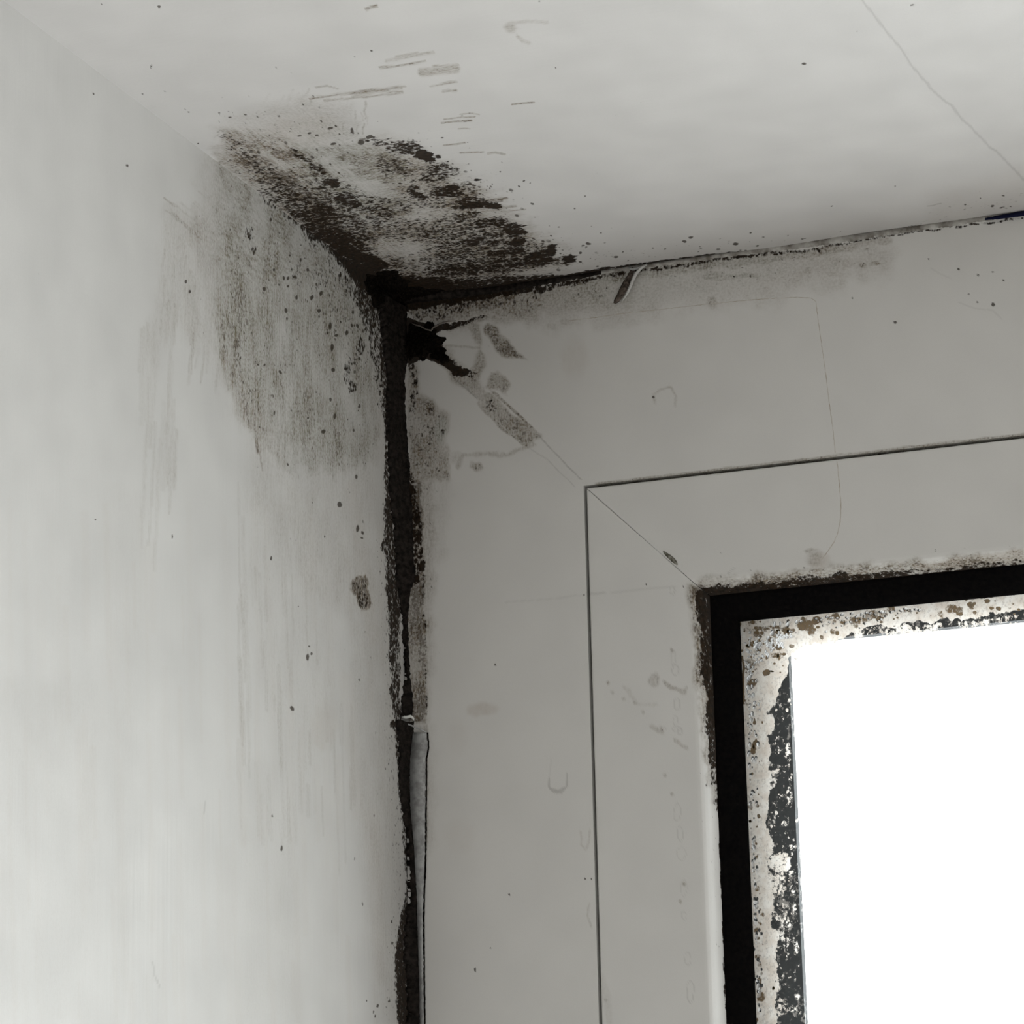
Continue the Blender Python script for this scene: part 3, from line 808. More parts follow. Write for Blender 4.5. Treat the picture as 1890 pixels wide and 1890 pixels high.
    for x, y, rx, ry in [(914, 1227, 2.5, 2.5), (940, 1651, 2.2, 2.2), (1080, 1622, 2.6, 2.4), (1091, 1622, 2, 2), (905, 1750, 1.6, 1.6), (1769, 497, 3, 3), (1805, 508, 2.4, 3.2), (1852, 517, 2.4, 2.4), (1832, 502, 3, 1.6),
                         (1788, 543, 2.2, 2), (1804, 558, 2.2, 2.2), (1833, 562, 4, 4), (1714, 478, 2, 2), (1573, 550, 1.8, 1.8), (1652, 595, 4, 3), (1206, 733, 3, 3), (1078, 1098, 2.2, 2.2), (877, 1790, 2, 5)]:
        s.ell('K', x, y, rx, ry, .85, 0, 0.8)
    s.line('S', [(1208, 744), (1206, 728), (1218, 718), (1238, 716), (1248, 732), (1246, 750)], 1.8, .42, 0.9, 0.2)
    s.line('H', [(1014, 1436), (1013, 1452), (1022, 1462), (1036, 1463), (1046, 1450), (1046, 1428)], 1.5, .32, 0.9, 0.1)
    s.line('H', [(1016, 1456), (1030, 1460), (1042, 1455)], 2.2, .34, 0.9, 0.1)
    s.line('H', [(1017, 1400), (1014, 1436)], 1.2, .08, 0.9, 0.1)
    s.line('S', [(1072, 1535), (1072, 1560), (1080, 1568), (1088, 1552), (1088, 1532)], 1.8, .3, 0.9, 0.2)
    s.line('S', [(1088, 1668), (1084, 1690), (1090, 1712)], 1.8, .25, 0.9, 0.2)
    s.line('H', [(932, 1112), (1000, 1107), (1078, 1098)], 0.9, .16, 0.9, 0.1)
    s.line('H', [(1718, 495), (1736, 506), (1755, 514)], 1.5, .08, 0.9, 0.1)
    s.line('H', [(1770, 558), (1800, 570), (1832, 573), (1850, 590)], 1.4, .10, 0.9, 0.1)
    # grime along the joint with the beads
    s.line('S', [(1092, 894), (1890, 801)], 2.2, .65, 1.0, 0.2)
    s.scatter('K', 40, 900, 620, 80, 40, 0.9, 2.2, .7, 0, 1.3, 41)
    s.scatter('K', 60, 1400, 505, 150, 22, 0.9, 2.2, .7, -8, 1.3, 42)
    s.scatter('K', 40, 800, 830, 16, 50, 0.9, 2.4, .8, 85, 1.6, 43)
    s.scatter('K', 40, 785, 1060, 14, 110, 0.9, 2.4, .8, 88, 1.8, 44)
    s.scatter('K', 40, 1300, 700, 260, 120, 0.7, 1.3, .35, 0, 1.2, 45)
    s.scatter('K', 40, 920, 1450, 80, 260, 0.7, 1.4, .35, 0, 1.2, 46)


stain_frame(st)
frame = mesh_obj('window_frame', vx, fc, M_FRAME, win, smooth=False, attrs=st.attrs())
fl = np.zeros(len(frame.data.polygons), bool)
frame.data.polygons.foreach_set('use_smooth', fl)

# glazing beads: four mitred strips
bprof = [(0.38, 4.4), (0.38, 0.25, 2), (0.6, 0.0, 0.2), (27.2, 0.0, 0.35), (28.0, 0.2, 0.3), (28.7, 0.8, 0.3), (29.3, 1.7, 0.3), (29.9, 2.9, 0.3), (30.5, 4.3, 0.3), (30.95, 5.5, 0.3), (30.95, 8.4, 3)]
bp_f, bp_c = dense(bprof, 0.35), [(p[0], p[1]) for p in bprof]


def stain_bead(s, side):
    if side == 'head':
        s.line('S', [(1300, 1084), (1420, 1076), (1520, 1065), (1600, 1056), (1700, 1048), (1890, 1028)], [16, 15, 16, 16, 13, 12], [.95, .80, .85, .95, .75, .6], 1.1, 0.8)
        s.line('D', [(1300, 1090), (1380, 1086), (1470, 1078), (1560, 1068), (1650, 1060), (1700, 1055), (1800, 1046), (1890, 1038)], [10, 9, 9, 9, 8, 5, 6, 6], [1.0, .95, .85, .9, .82, .6, .7, .6], 1.0, 0.7)
        for x, y, rx, ry in [(1330, 1082, 24, 8), (1375, 1080, 20, 7), (1425, 1076, 14, 6), (1485, 1070, 20, 7), (1545, 1064, 22, 8), (1635, 1058, 24, 7), (1822, 1043, 16, 6)]:
            s.ell('D', x, y, rx, ry, .74, -5, 0.9, 0.6)
        s.poly('V', [(1200, 880), (1890, 800), (1890, 1060), (1300, 1110)], 1.0, 10)
        s.line('D', [(1308, 1100), (1400, 1091), (1560, 1076), (1700, 1062), (1890, 1044), (2700, 962)], [5, 5, 5, 4, 4, 4], [1.2, 1.1, 1.1, .95, .95, .8], 0.8, 0.3)
        s.scatter('K', 60, 1500, 1064, 150, 6, 0.9, 2.6, .85, -5, 1.6, 51)
        s.scatter('K', 50, 1750, 1030, 90, 9, 0.9, 2.0, .6, -5, 2.4, 52)
        s.line('S', [(1688, 1046), (1740, 1040), (1800, 1036)], 5, .8, 1.0, 0.4)
        s.poly('B', [(1700, 1040), (1890, 1015), (1890, 1045), (1700, 1055)], .5, 8, 0.5)
        # drip mark where the old film ends
        s.ell('S', 1503, 1030, 14, 16, .42, 0, 0.9, 0.6)
        s.ell('B', 1512, 1035, 16, 16, .4, 0, 0.9, 0.6)
        s.line('S', [(1488, 1018), (1497, 1014)], 3, .6, 0.9, 0.2)
        s.line('H', [(1356, 1047), (1344, 1058), (1342, 1070), (1350, 1076), (1362, 1070)], 0.9, .3, 0.9)
        s.line('S', [(1092, 899), (1890, 806)], 1.6, .45, 1.0, 0.2)
        for x, y in [(1330, 1020), (1386, 1052), (1484, 1048), (1727, 1016), (1330, 1064)]:
            s.ell('K', x, y, 1.7, 1.7, .8)
        s.scatter('K', 30, 1500, 940, 230, 60, 0.6, 1.1, .35, 0, 1.2, 53)
    else:
        s.line('S', [(1288, 1090), (1294, 1180), (1302, 1290), (1310, 1400), (1318, 1480)], [15, 14, 13, 10, 5], [.95, .85, .95, .8, .3], 1.1, 0.8)
        s.line('D', [(1298, 1096), (1302, 1180), (1308, 1270), (1314, 1360), (1320, 1450), (1324, 1510)], [12, 11, 11, 9, 7, 4], [1.02, .85, .98, .88, .74, .4], 1.0, 0.7)
        for x, y, rx, ry in [(1292, 1130, 10, 26), (1300, 1230, 10, 26), (1306, 1270, 9, 20), (1310, 1330, 7, 24)]:
            s.ell('D', x, y, rx, ry, .78, 0, 0.9, 0.6)
        s.line('D', [(1310, 1098), (1314, 1180), (1320, 1300), (1326, 1450), (1334, 1690), (1341, 1890), (1372, 2700)], [5, 5, 5, 4, 2.5, 2.5, 2.5], [1.2, 1.1, 1.1, 1.0, .75, .7, .6], 0.8, 0.3)
        s.scatter('K', 60, 1300, 1230, 8, 110, 0.9, 2.6, .85, 85, 1.6, 61)
        s.scatter('K', 30, 1318, 1600, 5, 120, 0.8, 1.8, .7, 88, 2.0, 62)
        s.line('D', [(1326, 1500), (1336, 1700), (1342, 1890)], 2.2, .6, 1.0, 0.3)
        # dried trickle marks
        rings = [(1242, 1212, 5, 14), (1246, 1236, 6, 10), (1250, 1300, 6, 12), (1246, 1330, 5, 9), (1250, 1500, 7, 18), (1256, 1538, 6, 14), (1258, 1575, 8, 12), (1262, 1640, 6, 18), (1262, 1690, 5, 8), (1270, 1770, 6, 12), (1274, 1830, 7, 22),
                 (1255, 1350, 5, 8), (1206, 1256, 8, 12), (1248, 1345, 9, 5), (1220, 1345, 8, 5)]
        g = np.random.default_rng(9)
        for x, y, rx, ry in rings:
            P = [(x + rx * math.cos(a) * g.uniform(.8, 1.15), y + ry * math.sin(a) * g.uniform(.85, 1.1)) for a in np.linspace(0, 2 * math.pi, 9)]
            P[-1] = P[0]
            s.line('H', P, 0.9, g.uniform(.10, .2), 1.0, 0.15)
        s.ell('S', 1207, 1255, 9, 13, .34, 25, 0.7, 0.5)
        s.line('S', [(1226, 1258), (1240, 1268), (1250, 1272), (1262, 1278), (1268, 1268)], [3, 4, 3, 5, 2], [.5, .5, .45, .45, .5], 0.9, 0.3)
        s.line('S', [(1204, 1342), (1222, 1350)], 4, .34, 0.9, 0.3)
        s.line('S', [(1246, 1366), (1268, 1380)], 3, .4, 0.9, 0.3)
        for x, y in [(1240, 1200), (1186, 1315), (1228, 1430), (1220, 1345), (1130, 1278), (1122, 1260), (1152, 1290), (1171, 1297), (1118, 1846), (1239, 1466), (1262, 1632), (1255, 1664)]:
            s.ell('S', x, y, 3.2, 3.2, .55, 0, 0.9, 0.2)
        s.line('H', [(1080, 1098), (1120, 1094), (1170, 1090), (1250, 1082)], 0.9, .16, 0.9, 0.1)
        s.line('H', [(1118, 1094), (1082, 1097)], 1.3, .28, 0.9, 0.1)
        s.ell('K', 1261, 1083, 2.4, 1.6, .9)
        s.ell('K', 1192, 1079, 1.8, 2.4, .8)
        s.line('H', [(1236, 1085), (1242, 1083), (1246, 1090), (1243, 1098), (1236, 1094), (1236, 1085)], 0.9, .22, 0.9)
        s.scatter('K', 40, 1190, 1400, 50, 260, 0.6, 1.2, .35, 0, 1.2, 63)
        s.line('S', [(1108, 1800), (1120, 1840), (1124, 1890)], 6, .14, 1.0, 0.4)
        s.line('S', [(1150, 1270), (1175, 1298), (1210, 1300)], 3, .18, 1.0, 0.6)


for side, prof, al, flip in (('jamb', bp_f, AL_J, False), ('head', bp_f, AL_H, True), ('right', bp_c, CO_J, True), ('foot', bp_c, CO_H, False)):
    x, y, z = side_grid(side, prof, al, None)
    x, z = x.copy(), z.copy()
    T = np.array([p[0] for p in prof])[:, None]
    # hairline opening at the mitre
    if side == 'jamb': z[:, 0] -= 0.09
    if side == 'head': x[:, 0] += 0.09
    vb = np.column_stack([x.ravel(), y.ravel(), z.ravel()])
    sb = Stain('frame', vb[:, 0] + 0.28 * vb[:, 1], vb[:, 2] - 0.22 * vb[:, 1], 71 + len(side))
    if side in ('jamb', 'head'): stain_bead(sb, side)
    mesh_obj('glazing_bead', vb, grid_faces(*x.shape, flip=flip), M_FRAME, win, smooth=True, attrs=sb.attrs())

# gasket
gprof = [(30.2, 5.5), (31.0, 5.0), (31.8, 5.2), (35.2, 6.2), (37.2, 7.4), (37.55, 8.0), (37.55, 8.4), (30.2, 8.4)]
vx, fc, off = [], [], 0
for side, al, flip in (('jamb', AL_J, False), ('head', AL_H, True), ('right', CO_J, True), ('foot', CO_H, False)):
    x, y, z = side_grid(side, gprof, al, None)
    if side == 'jamb': x[3:6] += 0.14 * vnoise(z[3:6], z[3:6] * 0, 5, 5) + .06 * vnoise(z[3:6], z[3:6] * 0, 1.3, 6)
    if side == 'head': z[3:6] += 0.16 * vnoise(x[3:6], x[3:6] * 0, 5, 7) + .07 * vnoise(x[3:6], x[3:6] * 0, 1.3, 8)
    vx.append(np.column_stack([x.ravel(), y.ravel(), z.ravel()]))
    fc.append(grid_faces(*x.shape, off=off, flip=flip))
    off += x.size
mesh_obj('gasket', np.vstack(vx), np.vstack(fc), M_RUBBER, win)

# spacer bar between the panes, dark, freckled with pale corrosion
SPX, SPZ = 98.3, -99.9


def spacer_material():
    M = NT('spacer_bar_coating')
    n1 = M.noise(700, (1, 1, 0.8), 5.0, 0.7)
    n2 = M.noise(120, (1, 1, 0.5), 4.0, 0.6, (3, 1, 1))
    k = M.math('ADD', M.math('MULTIPLY', n1, 0.6), M.math('MULTIPLY', n2, 0.42))
    m = M.rng(k, 0.60, 0.76, 0, 1, True)
    p = M.n('ShaderNodeBsdfPrincipled')
    M.ln(M.mix(m, (0.022, 0.03, 0.036), (0.46, 0.45, 0.44)), p.inputs['Base Color'])
    p.inputs['Roughness'].default_value = 0.6
    M.ln(p.outputs[0], M.out.inputs[0])
    return M.m


sprof_t = SPX - XG
vx, ff = boxes([(XG + 20, 17, -1120, SPX, 20, SPZ + 0.001), (XG + 20, 17, SPZ, XR - 20, 20, ZG - 20), (XR - 48, 17, -1120, XR - 20, 20, SPZ), (SPX, 17, -1135, XR - 48, 20, -1100)])
spacer = mesh_obj('spacer_bar', vx, ff, spacer_material(), win, smooth=False)


# glass with dried grime near its edges
def glass_material():
    M = NT('grimy_glass')
    D, Sm, B, N = M.attr('stain')
    V_, K, G, H = M.attr('mark')
    nf = M.noise(1700, (1, 1, 0.8), 4.0, 0.65)
    nm = M.noise(420, (1, 1, 0.8), 4.0, 0.6, (1, 2, 8))
    nz = M.math('ADD', M.math('MULTIPLY', nf, 0.5), M.math('MULTIPLY', nm, 0.5))
    crust = M.rng(M.math('SUBTRACT', M.math('ADD', nz, M.math('MULTIPLY', Sm, 0.85)), 1.0), -0.04, 0.12, 0, 1, True)
    tone = M.mix(M.rng(nm, 0.2, 0.8), (0.80, 0.72, 0.63), (0.97, 0.93, 0.86))
    tone = M.mix(M.math('MULTIPLY', M.rng(nf, 0.55, 0.9), 0.5), tone, (0.36, 0.32, 0.29))
    brown = M.rng(M.math('SUBTRACT', M.math('ADD', nz, M.math('MULTIPLY', D, 0.95)), 1.0), -0.12, 0.24, 0, 1, True)
    tone = M.mix(M.math('MULTIPLY', brown, 0.92), tone, M.mix(nf, (0.05, 0.03, 0.008), (0.20, 0.12, 0.045)))
    tone = M.mix(M.rng(K, 0.3, 0.7, 0, 1), tone, (0.02, 0.014, 0.006))
    opac = M.math('MAXIMUM', M.math('MULTIPLY', crust, 0.9), M.math('MAXIMUM', M.math('MULTIPLY', brown, 0.9), M.rng(K, 0.3, 0.7, 0, 1)))
    opac = M.math('MULTIPLY', opac, M.math('SUBTRACT', 1.0, M.rng(N, 0.2, 0.8)))
    df = M.n('ShaderNodeBsdfDiffuse'); M.ln(tone, df.inputs[0])
    tl = M.n('ShaderNodeBsdfTranslucent'); M.ln(tone, tl.inputs[0])
    ms = M.n('ShaderNodeMixShader'); ms.inputs[0].default_value = 0.76
    M.ln(df.outputs[0], ms.inputs[1]); M.ln(tl.outputs[0], ms.inputs[2])
    tr = M.n('ShaderNodeBsdfTransparent'); tr.inputs[0].default_value = (0.985, 0.995, 0.99, 1)
    gl = M.n('ShaderNodeBsdfGlossy'); gl.inputs['Roughness'].default_value = 0.03
    mg = M.n('ShaderNodeMixShader'); mg.inputs[0].default_value = 0.05
    M.ln(tr.outputs[0], mg.inputs[1]); M.ln(gl.outputs[0], mg.inputs[2])
    mm = M.n('ShaderNodeMixShader')
    M.ln(opac, mm.inputs[0]); M.ln(mg.outputs[0], mm.inputs[1]); M.ln(ms.outputs[0], mm.inputs[2])
    M.ln(mm.outputs[0], M.out.inputs[0])
    return M.m


GY = 8.5
# water beads on the inside of the glass
def water_material():
    M = NT('water')
    p = M.n('ShaderNodeBsdfPrincipled')
    p.inputs['Base Color'].default_value = (1, 1, 1, 1)
    p.inputs['Roughness'].default_value = 0.05
    p.inputs['IOR'].default_value = 1.33
    p.inputs['Transmission Weight'].default_value = 1.0
    t_ = M.n('ShaderNodeBsdfTranslucent')
    t_.inputs[0].default_value = (1, 1, 1, 1)
    x_ = M.n('ShaderNodeMixShader')
    x_.inputs[0].default_value = 0.88  # mostly milky white, painting in the bright sparkle of the drops
    M.ln(p.outputs[0], x_.inputs[1]); M.ln(t_.outputs[0], x_.inputs[2])
    M.ln(x_.outputs[0], M.out.inputs[0])
    return M.m


def dome(cx, cz, rx, rz, h, y0, ang=0.0, nr=4, na=12):
    vs_, fs_ = [], []
    ca, sa = math.cos(ang), math.sin(ang)
    for i in range(nr):
        q = math.pi / 2 * i / nr
        for k in range(na):
            a = 2 * math.pi * k / na
            lx, lz = rx * math.cos(q) * math.cos(a), rz * math.cos(q) * math.sin(a)
            vs_.append((cx + lx * ca - lz * sa, y0 - h * math.sin(q), cz + lx * sa + lz * ca))
    vs_.append((cx, y0 - h, cz))
    for i in range(nr - 1):
        for k in range(na):
            k2 = (k + 1) % na
            fs_.append((i * na + k, i * na + k2, (i + 1) * na + k2, (i + 1) * na + k))
    for k in range(na):
        fs_.append(((nr - 1) * na + k, (nr - 1) * na + (k + 1) % na, nr * na))
    return vs_, fs_


vv, ff = [], []
g = np.random.default_rng(77)


HOLES = []


def drop(px, py, r, el=1.2, ang=None):
    HOLES.append((px, py, r, el))
    p = on_plane(px, py, 1, GY)
    k = 0.14
    ds = dome(p[0], p[2], r * k, r * k * el, r * k * 0.5, GY - 0.02, g.uniform(-.7, .7) if ang is None else ang)
    o = len(vv)
    vv.extend(ds[0])
    ff.extend([[o + i for i in q] for q in ds[1]])


for _ in range(150):                       # corner triangle
    t_ = g.random(); x = 1378 + 80 * t_ + g.normal(0, 5); y = 1172 + 60 * (1 - t_) ** 1.0 * g.uniform(.1, 1.25) + g.normal(0, 4)
    drop(x, y, g.uniform(1.2, 2.6))
for x, y, r_, el, an in [(1397, 1192, 4, 2.2, -.8), (1426, 1168, 3.5, 1.8, -.9), (1385, 1178, 2.6, 1, 0), (1416, 1184, 2.6, 1, 0), (1430, 1152, 2.4, 2.4, -.2), (1455, 1151, 3, 2.6, -.9), (1471, 1148, 3, 1.2, 0), (1479, 1147, 3, .7, 0), (1441, 1151, 2, 2, 0)]:
    drop(x, y, r_, el, an)
for k in range(22):                        # under the top gasket
    x = 1508 + k * 9.2 + g.uniform(-2, 2)
    drop(x, 1139 - (x - 1508) * 0.098 + g.uniform(0, 7), g.uniform(2.2, 3.6), .75)
for _ in range(50):
    x = 1505 + abs(g.normal(0, 90)); drop(x, 1142 - (x - 1508) * 0.098 + abs(g.normal(3, 9)), g.uniform(1, 2))
for _ in range(120):                       # down the left edge
    y = 1235 + g.random() ** 1.3 * 650
    x0 = 1370 + (y - 1150) * 0.037
    drop(x0 + 3 + abs(g.normal(0, 6 if y > 1330 else 10)), y, g.uniform(1.2, 3.2), g.uniform(1, 2))
cond = mesh_obj('condensation', vv, ff, water_material())
tag(cond, 'beads of condensation clinging to the glass along its upper left edges', 'water', kind='stuff')


M_GLASS = glass_material()
us = axis_steps(XG + 31, 0.16, 108, 0.3, 175, 0.7, 270, 30, XR - 30)
vs = axis_steps(ZG - 31, 0.16, -110, 0.3, -205, 0.7, -310, 30, ZB + 30)
U, V = np.meshgrid(us, vs, indexing='ij')
# seen from the room the inner face sits a little behind the frame face
st = Stain('frame', U + 0.28 * GY, V - 0.22 * GY, 91)


def stain_glass(s):
    s.line('S', [(1385, 1150), (1390, 1300), (1394, 1450), (1400, 1600), (1410, 1760), (1416, 1900), (1450, 2700)], [29, 27, 25, 23, 23, 23, 20], [1.3, 1.3, 1.25, 1.2, 1.2, 1.15, 1.0], 0.7, 1.0)
    s.poly('S', [(1360, 1140), (1600, 1120), (1560, 1180), (1480, 1192), (1456, 1215), (1452, 1250), (1420, 1310), (1360, 1310)], 1.5, 10, 0.7)
    s.line('S', [(1400, 1160), (1500, 1150), (1600, 1140), (1700, 1130), (1890, 1108), (2700, 1018)], [25, 25, 22, 20, 16, 16], [1.35, 1.35, 1.25, 1.2, 1.1, 1.0], 0.7, 1.0)
    s.line('S', [(1560, 1172), (1700, 1162), (1890, 1140)], 10, .62, 1.0, 0.7)
    # patches beyond the band
    for x, y, rx, ry, v in [(1418, 1340, 14, 20, 1.3), (1412, 1440, 10, 14, 1.2), (1432, 1430, 14, 10, .66), (1412, 1470, 9, 10, 1.25), (1440, 1600, 26, 22, .74), (1450, 1590, 16, 10, .8), (1434, 1640, 26, 34, .66),
                            (1445, 1690, 24, 22, .62), (1425, 1775, 12, 10, 1.0), (1432, 1790, 7, 8, 1.1), (1430, 1830, 16, 14, .8), (1440, 1870, 22, 20, .66), (1418, 1700, 8, 60, .75), (1416, 1550, 8, 30, .8), (1408, 1400, 8, 20, 1.2)]:
        s.ell('S', x, y, rx, ry, v, 0, 0.8, 0.5)
    s.poly('S', [(1400, 1300), (1460, 1250), (1482, 1890), (1410, 1890)], 0.44, 16, 0.5)
    # brown rot
    for x, y, rx, ry, v in [(1390, 1160, 20, 6, .62), (1420, 1158, 26, 5, .62), (1450, 1162, 10, 5, .85), (1455, 1166, 10, 6, .8), (1488, 1152, 16, 14, .72), (1497, 1158, 10, 20, .66), (1388, 1262, 10, 9, .95), (1388, 1266, 6, 6, 1.0), (1438, 1212, 9, 14, .55),
                            (1436, 1212, 3, 6, 1.05), (1384, 1222, 10, 6, .6), (1392, 1230, 9, 5, .66), (1390, 1386, 6, 10, .95), (1391, 1380, 3, 8, 1.05), (1380, 1300, 8, 10, .5), (1398, 1588, 4, 4, .7), (1399, 1646, 4, 6, .6), (1398, 1722, 7, 6, .8), (1400, 1741, 3, 3, .9),
                            (1400, 1775, 8, 7, .7), (1404, 1788, 5, 7, .85), (1402, 1832, 6, 16, .9), (1406, 1848, 8, 10, 1.0), (1429, 1832, 3, 5, .9), (1580, 1146, 14, 12, .66), (1600, 1140, 14, 10, .55), (1615, 1132, 14, 10, .6), (1540, 1168, 6, 7, .9), (1548, 1170, 4, 5, .95),
                            (1518, 1178, 5, 4, .85), (1562, 1152, 5, 5, .7), (1760, 1122, 14, 9, .7), (1775, 1128, 8, 10, .66), (1800, 1118, 10, 8, .55), (1828, 1108, 6, 5, 1.0), (1848, 1122, 5, 4, .9), (1740, 1134, 8, 8, .6), (1805, 1130, 4, 4, .8)]:
        s.ell('D', x, y, rx, ry, v, 0, 0.9, 0.4)
    s.scatter('D', 90, 1410, 1190, 34, 26, 2, 9, 1.2, 0, 1.3, 81)
    s.scatter('D', 90, 1640, 1136, 150, 9, 2, 10, 1.2, -5, 1.3, 82)
    s.scatter('D', 90, 1398, 1560, 7, 230, 1.5, 7, 1.0, 88, 1.3, 83)
    s.scatter('K', 40, 1420, 1180, 40, 24, .8, 2, .9, 0, 1.2, 84)
    s.scatter('S', 140, 1440, 1580, 20, 200, 1, 4, 1.2, 88, 1.3, 85)
    s.line('D', [(1371, 1212), (1372, 1300)], 2.4, .9, 0.9, 0.2)
    for x, y, rx, ry in [(1385, 1520, 3, 3), (1429, 1831, 2.5, 3.5), (1391, 1382, 2, 4), (1437, 1212, 2, 4), (1381, 1191, 4, 2), (1455, 1165, 3, 3), (1436, 1164, 4, 2), (1424, 1240, 5, 1.5)]:
        s.ell('K', x, y, rx, ry, 1.0, 0, 0.6, 0.2)


stain_glass(st)
for x, y, r_, el in HOLES:
    st.ell('N', x, y, r_ * .95, r_ * .95 * el, 1.0, 0, 0.5)
pane_v = np.column_stack([U.ravel(), np.full(U.size, GY), V.ravel()])
pane = mesh_obj('glass_pane', pane_v, grid_faces(*U.shape, flip=True), M_GLASS, win, attrs=st.attrs())


def clear_material():
    M = NT('clear_glass')
    tr = M.n('ShaderNodeBsdfTransparent'); tr.inputs[0].default_value = (0.97, 0.99, 0.985, 1)
    gl = M.n('ShaderNodeBsdfGlossy'); gl.inputs['Roughness'].default_value = 0.02
    mg = M.n('ShaderNodeMixShader'); mg.inputs[0].default_value = 0.04
    M.ln(tr.outputs[0], mg.inputs[1]); M.ln(gl.outputs[0], mg.inputs[2])
    M.ln(mg.outputs[0], M.out.inputs[0])
    return M.m


vv, ff = boxes([(XG + 22, 20, ZB + 22, XR - 22, 24, ZG - 22)])
mesh_obj('glass_pane', vv, ff, clear_material(), win, smooth=False)

# ================================================================== sealant and loose pieces
def loft(stations, ring, mat, name, parent=None, jitter=0.0, seed=0, cap=True):
    """stations: list of lists of 3-D points (mm), same count each; open strip or closed ring"""
    A = np.array(stations, float)
    n, k, _ = A.shape
    if jitter:
        A = A + np.random.default_rng(seed).normal(0, jitter, A.shape)
    v = A.reshape(-1, 3)
    f_ = []
    kk = k if ring else k - 1
    for i in range(n - 1):
        for j in range(kk):
            j2 = (j + 1) % k
            f_.append((i * k + j, i * k + j2, (i + 1) * k + j2, (i + 1) * k + j))
    if ring and cap:
        f_.append(tuple(range(k - 1, -1, -1)))
        f_.append(tuple(range((n - 1) * k, n * k)))
    return mesh_obj(name, v, f_, mat, parent)


def resample(tab, step):
    T = np.array(tab, float)
    q = np.arange(T[0, 0], T[-1, 0] + 1e-6, step)
    return np.column_stack([q] + [np.interp(q, T[:, 0], T[:, c]) for c in range(1, T.shape[1])])


def seal_left(tab, name, seed, thick=1.4, rag=2.0):
    rows = resample(tab, 3.0)
    gg = np.random.default_rng(seed)
    sts = []
    l0 = r0 = 0
    for y, xl, xr in rows:
        l0 = l0 * .6 + gg.normal(0, rag * .6); r0 = r0 * .6 + gg.normal(0, rag * .3)
        w = on_plane(xl + l0, y, 0, 0.0)
        c = on_plane(xr + r0, y, 1, 0.0)
        z = (w[2] + c[2]) / 2
        a = np.array([-0.05, w[1], w[2]]); b = np.array([c[0], 0.05, c[2]])
        m1 = np.array([thick * .5, w[1] * .75, z]); m2 = np.array([max(thick * .6, c[0] * .45), min(w[1] * .35, -thick * .6), z]); m3 = np.array([c[0] * .8 + .1, -thick * .35, z])
        j = gg.normal(0, .12, (3, 3))
        back = np.array([-0.3, 0.4, z])
        sts.append([a, m1 + j[0], m2 + j[1], m3 + j[2], b, back])
    o = loft(sts, True, M_BLACK, name)
    return o


up = seal_left([(548, 690, 752), (600, 699, 751), (660, 706, 752), (700, 711, 747), (800, 711, 751), (860, 715, 757), (900, 717, 757), (950, 723, 762), (1000, 727, 762), (1060, 731, 768), (1100, 735, 756), (1150, 742, 753), (1200, 744, 755), (1250, 746, 757), (1300, 740, 763), (1322, 738, 762)],
               'sealant_bead', 3)
tag(up, 'blackened sealant bead in the corner between wall and window, upper length', 'sealant')
lo = seal_left([(1330, 730, 766), (1360, 734, 762), (1400, 734, 760), (1450, 735, 758), (1500, 742, 758), (1550, 749, 764), (1600, 752, 768), (1650, 753, 771), (1700, 748, 771), (1750, 745, 773), (1800, 748, 776), (1850, 750, 777), (1910, 750, 779), (2200, 758, 788), (2600, 772, 800), (3100, 786, 815)],
               'sealant_bead', 5)
tag(lo, 'black sealant bead below the curled break, with a pale lip peeling off the frame', 'sealant')
# its pale lip standing off the frame
rows = resample([(1352, 765, 787), (1380, 762, 789), (1400, 760, 785), (1450, 759, 785), (1500, 761, 784), (1550, 766, 784), (1600, 769, 783), (1650, 772, 781), (1700, 773, 780), (1800, 776, 781), (1910, 778, 782), (2300, 790, 794), (2700, 802, 805)], 4)
sts = []
gg = np.random.default_rng(2)
for y, xl, xr in rows:
    jr = gg.normal(0, .5)
    a = on_plane(xl - 3, y, 1, -0.5); b = on_plane((xl + xr) / 2, y, 1, -0.9); c = on_plane(xr + jr, y, 1, -0.8)
    sts.append([a, b, c, c + np.array([0, .25, 0]), b + np.array([0, .3, 0]), a + np.array([0, .35, 0])])
lip = loft(sts, True, M_PALE, 'peeled_lip', lo, 0.03, 4)
tag(lip, 'pale grey lip peeling away from the frame')
sts = []
for y, xl, xr in rows:
    c = on_plane(xr + 2.2, y, 1, -0.15)
    w_ = .22
    sts.append([c + np.array([-w_, 0, 0]), c + np.array([0, -.12, 0]), c + np.array([w_, 0, 0]), c + np.array([0, .2, 0])])
loft(sts, True, M_MOULD_SHADE, 'painted_lip_shadow', lo, 0.03, 8)  # black strip standing in for the shadow line along the lifted lip


def tube(pts, rad, name, mat, parent=None, sides=8, flat=1.0):
    P = np.array(pts, float)
    sts = []
    for i in range(len(P)):
        d_ = P[min(i + 1, len(P) - 1)] - P[max(i - 1, 0)]
        d_ /= np.linalg.norm(d_) + 1e-9
        n1 = np.cross(d_, (0, 1, 0)); n1 /= np.linalg.norm(n1) + 1e-9
        n2 = np.cross(d_, n1)
        r_ = rad[i] if isinstance(rad, (list, tuple)) else rad
        sts.append([P[i] + r_ * (math.cos(a) * n1 + flat * math.sin(a) * n2) for a in np.linspace(0, 2 * math.pi, sides, endpoint=False)])
    return loft(sts, True, mat, name, parent)


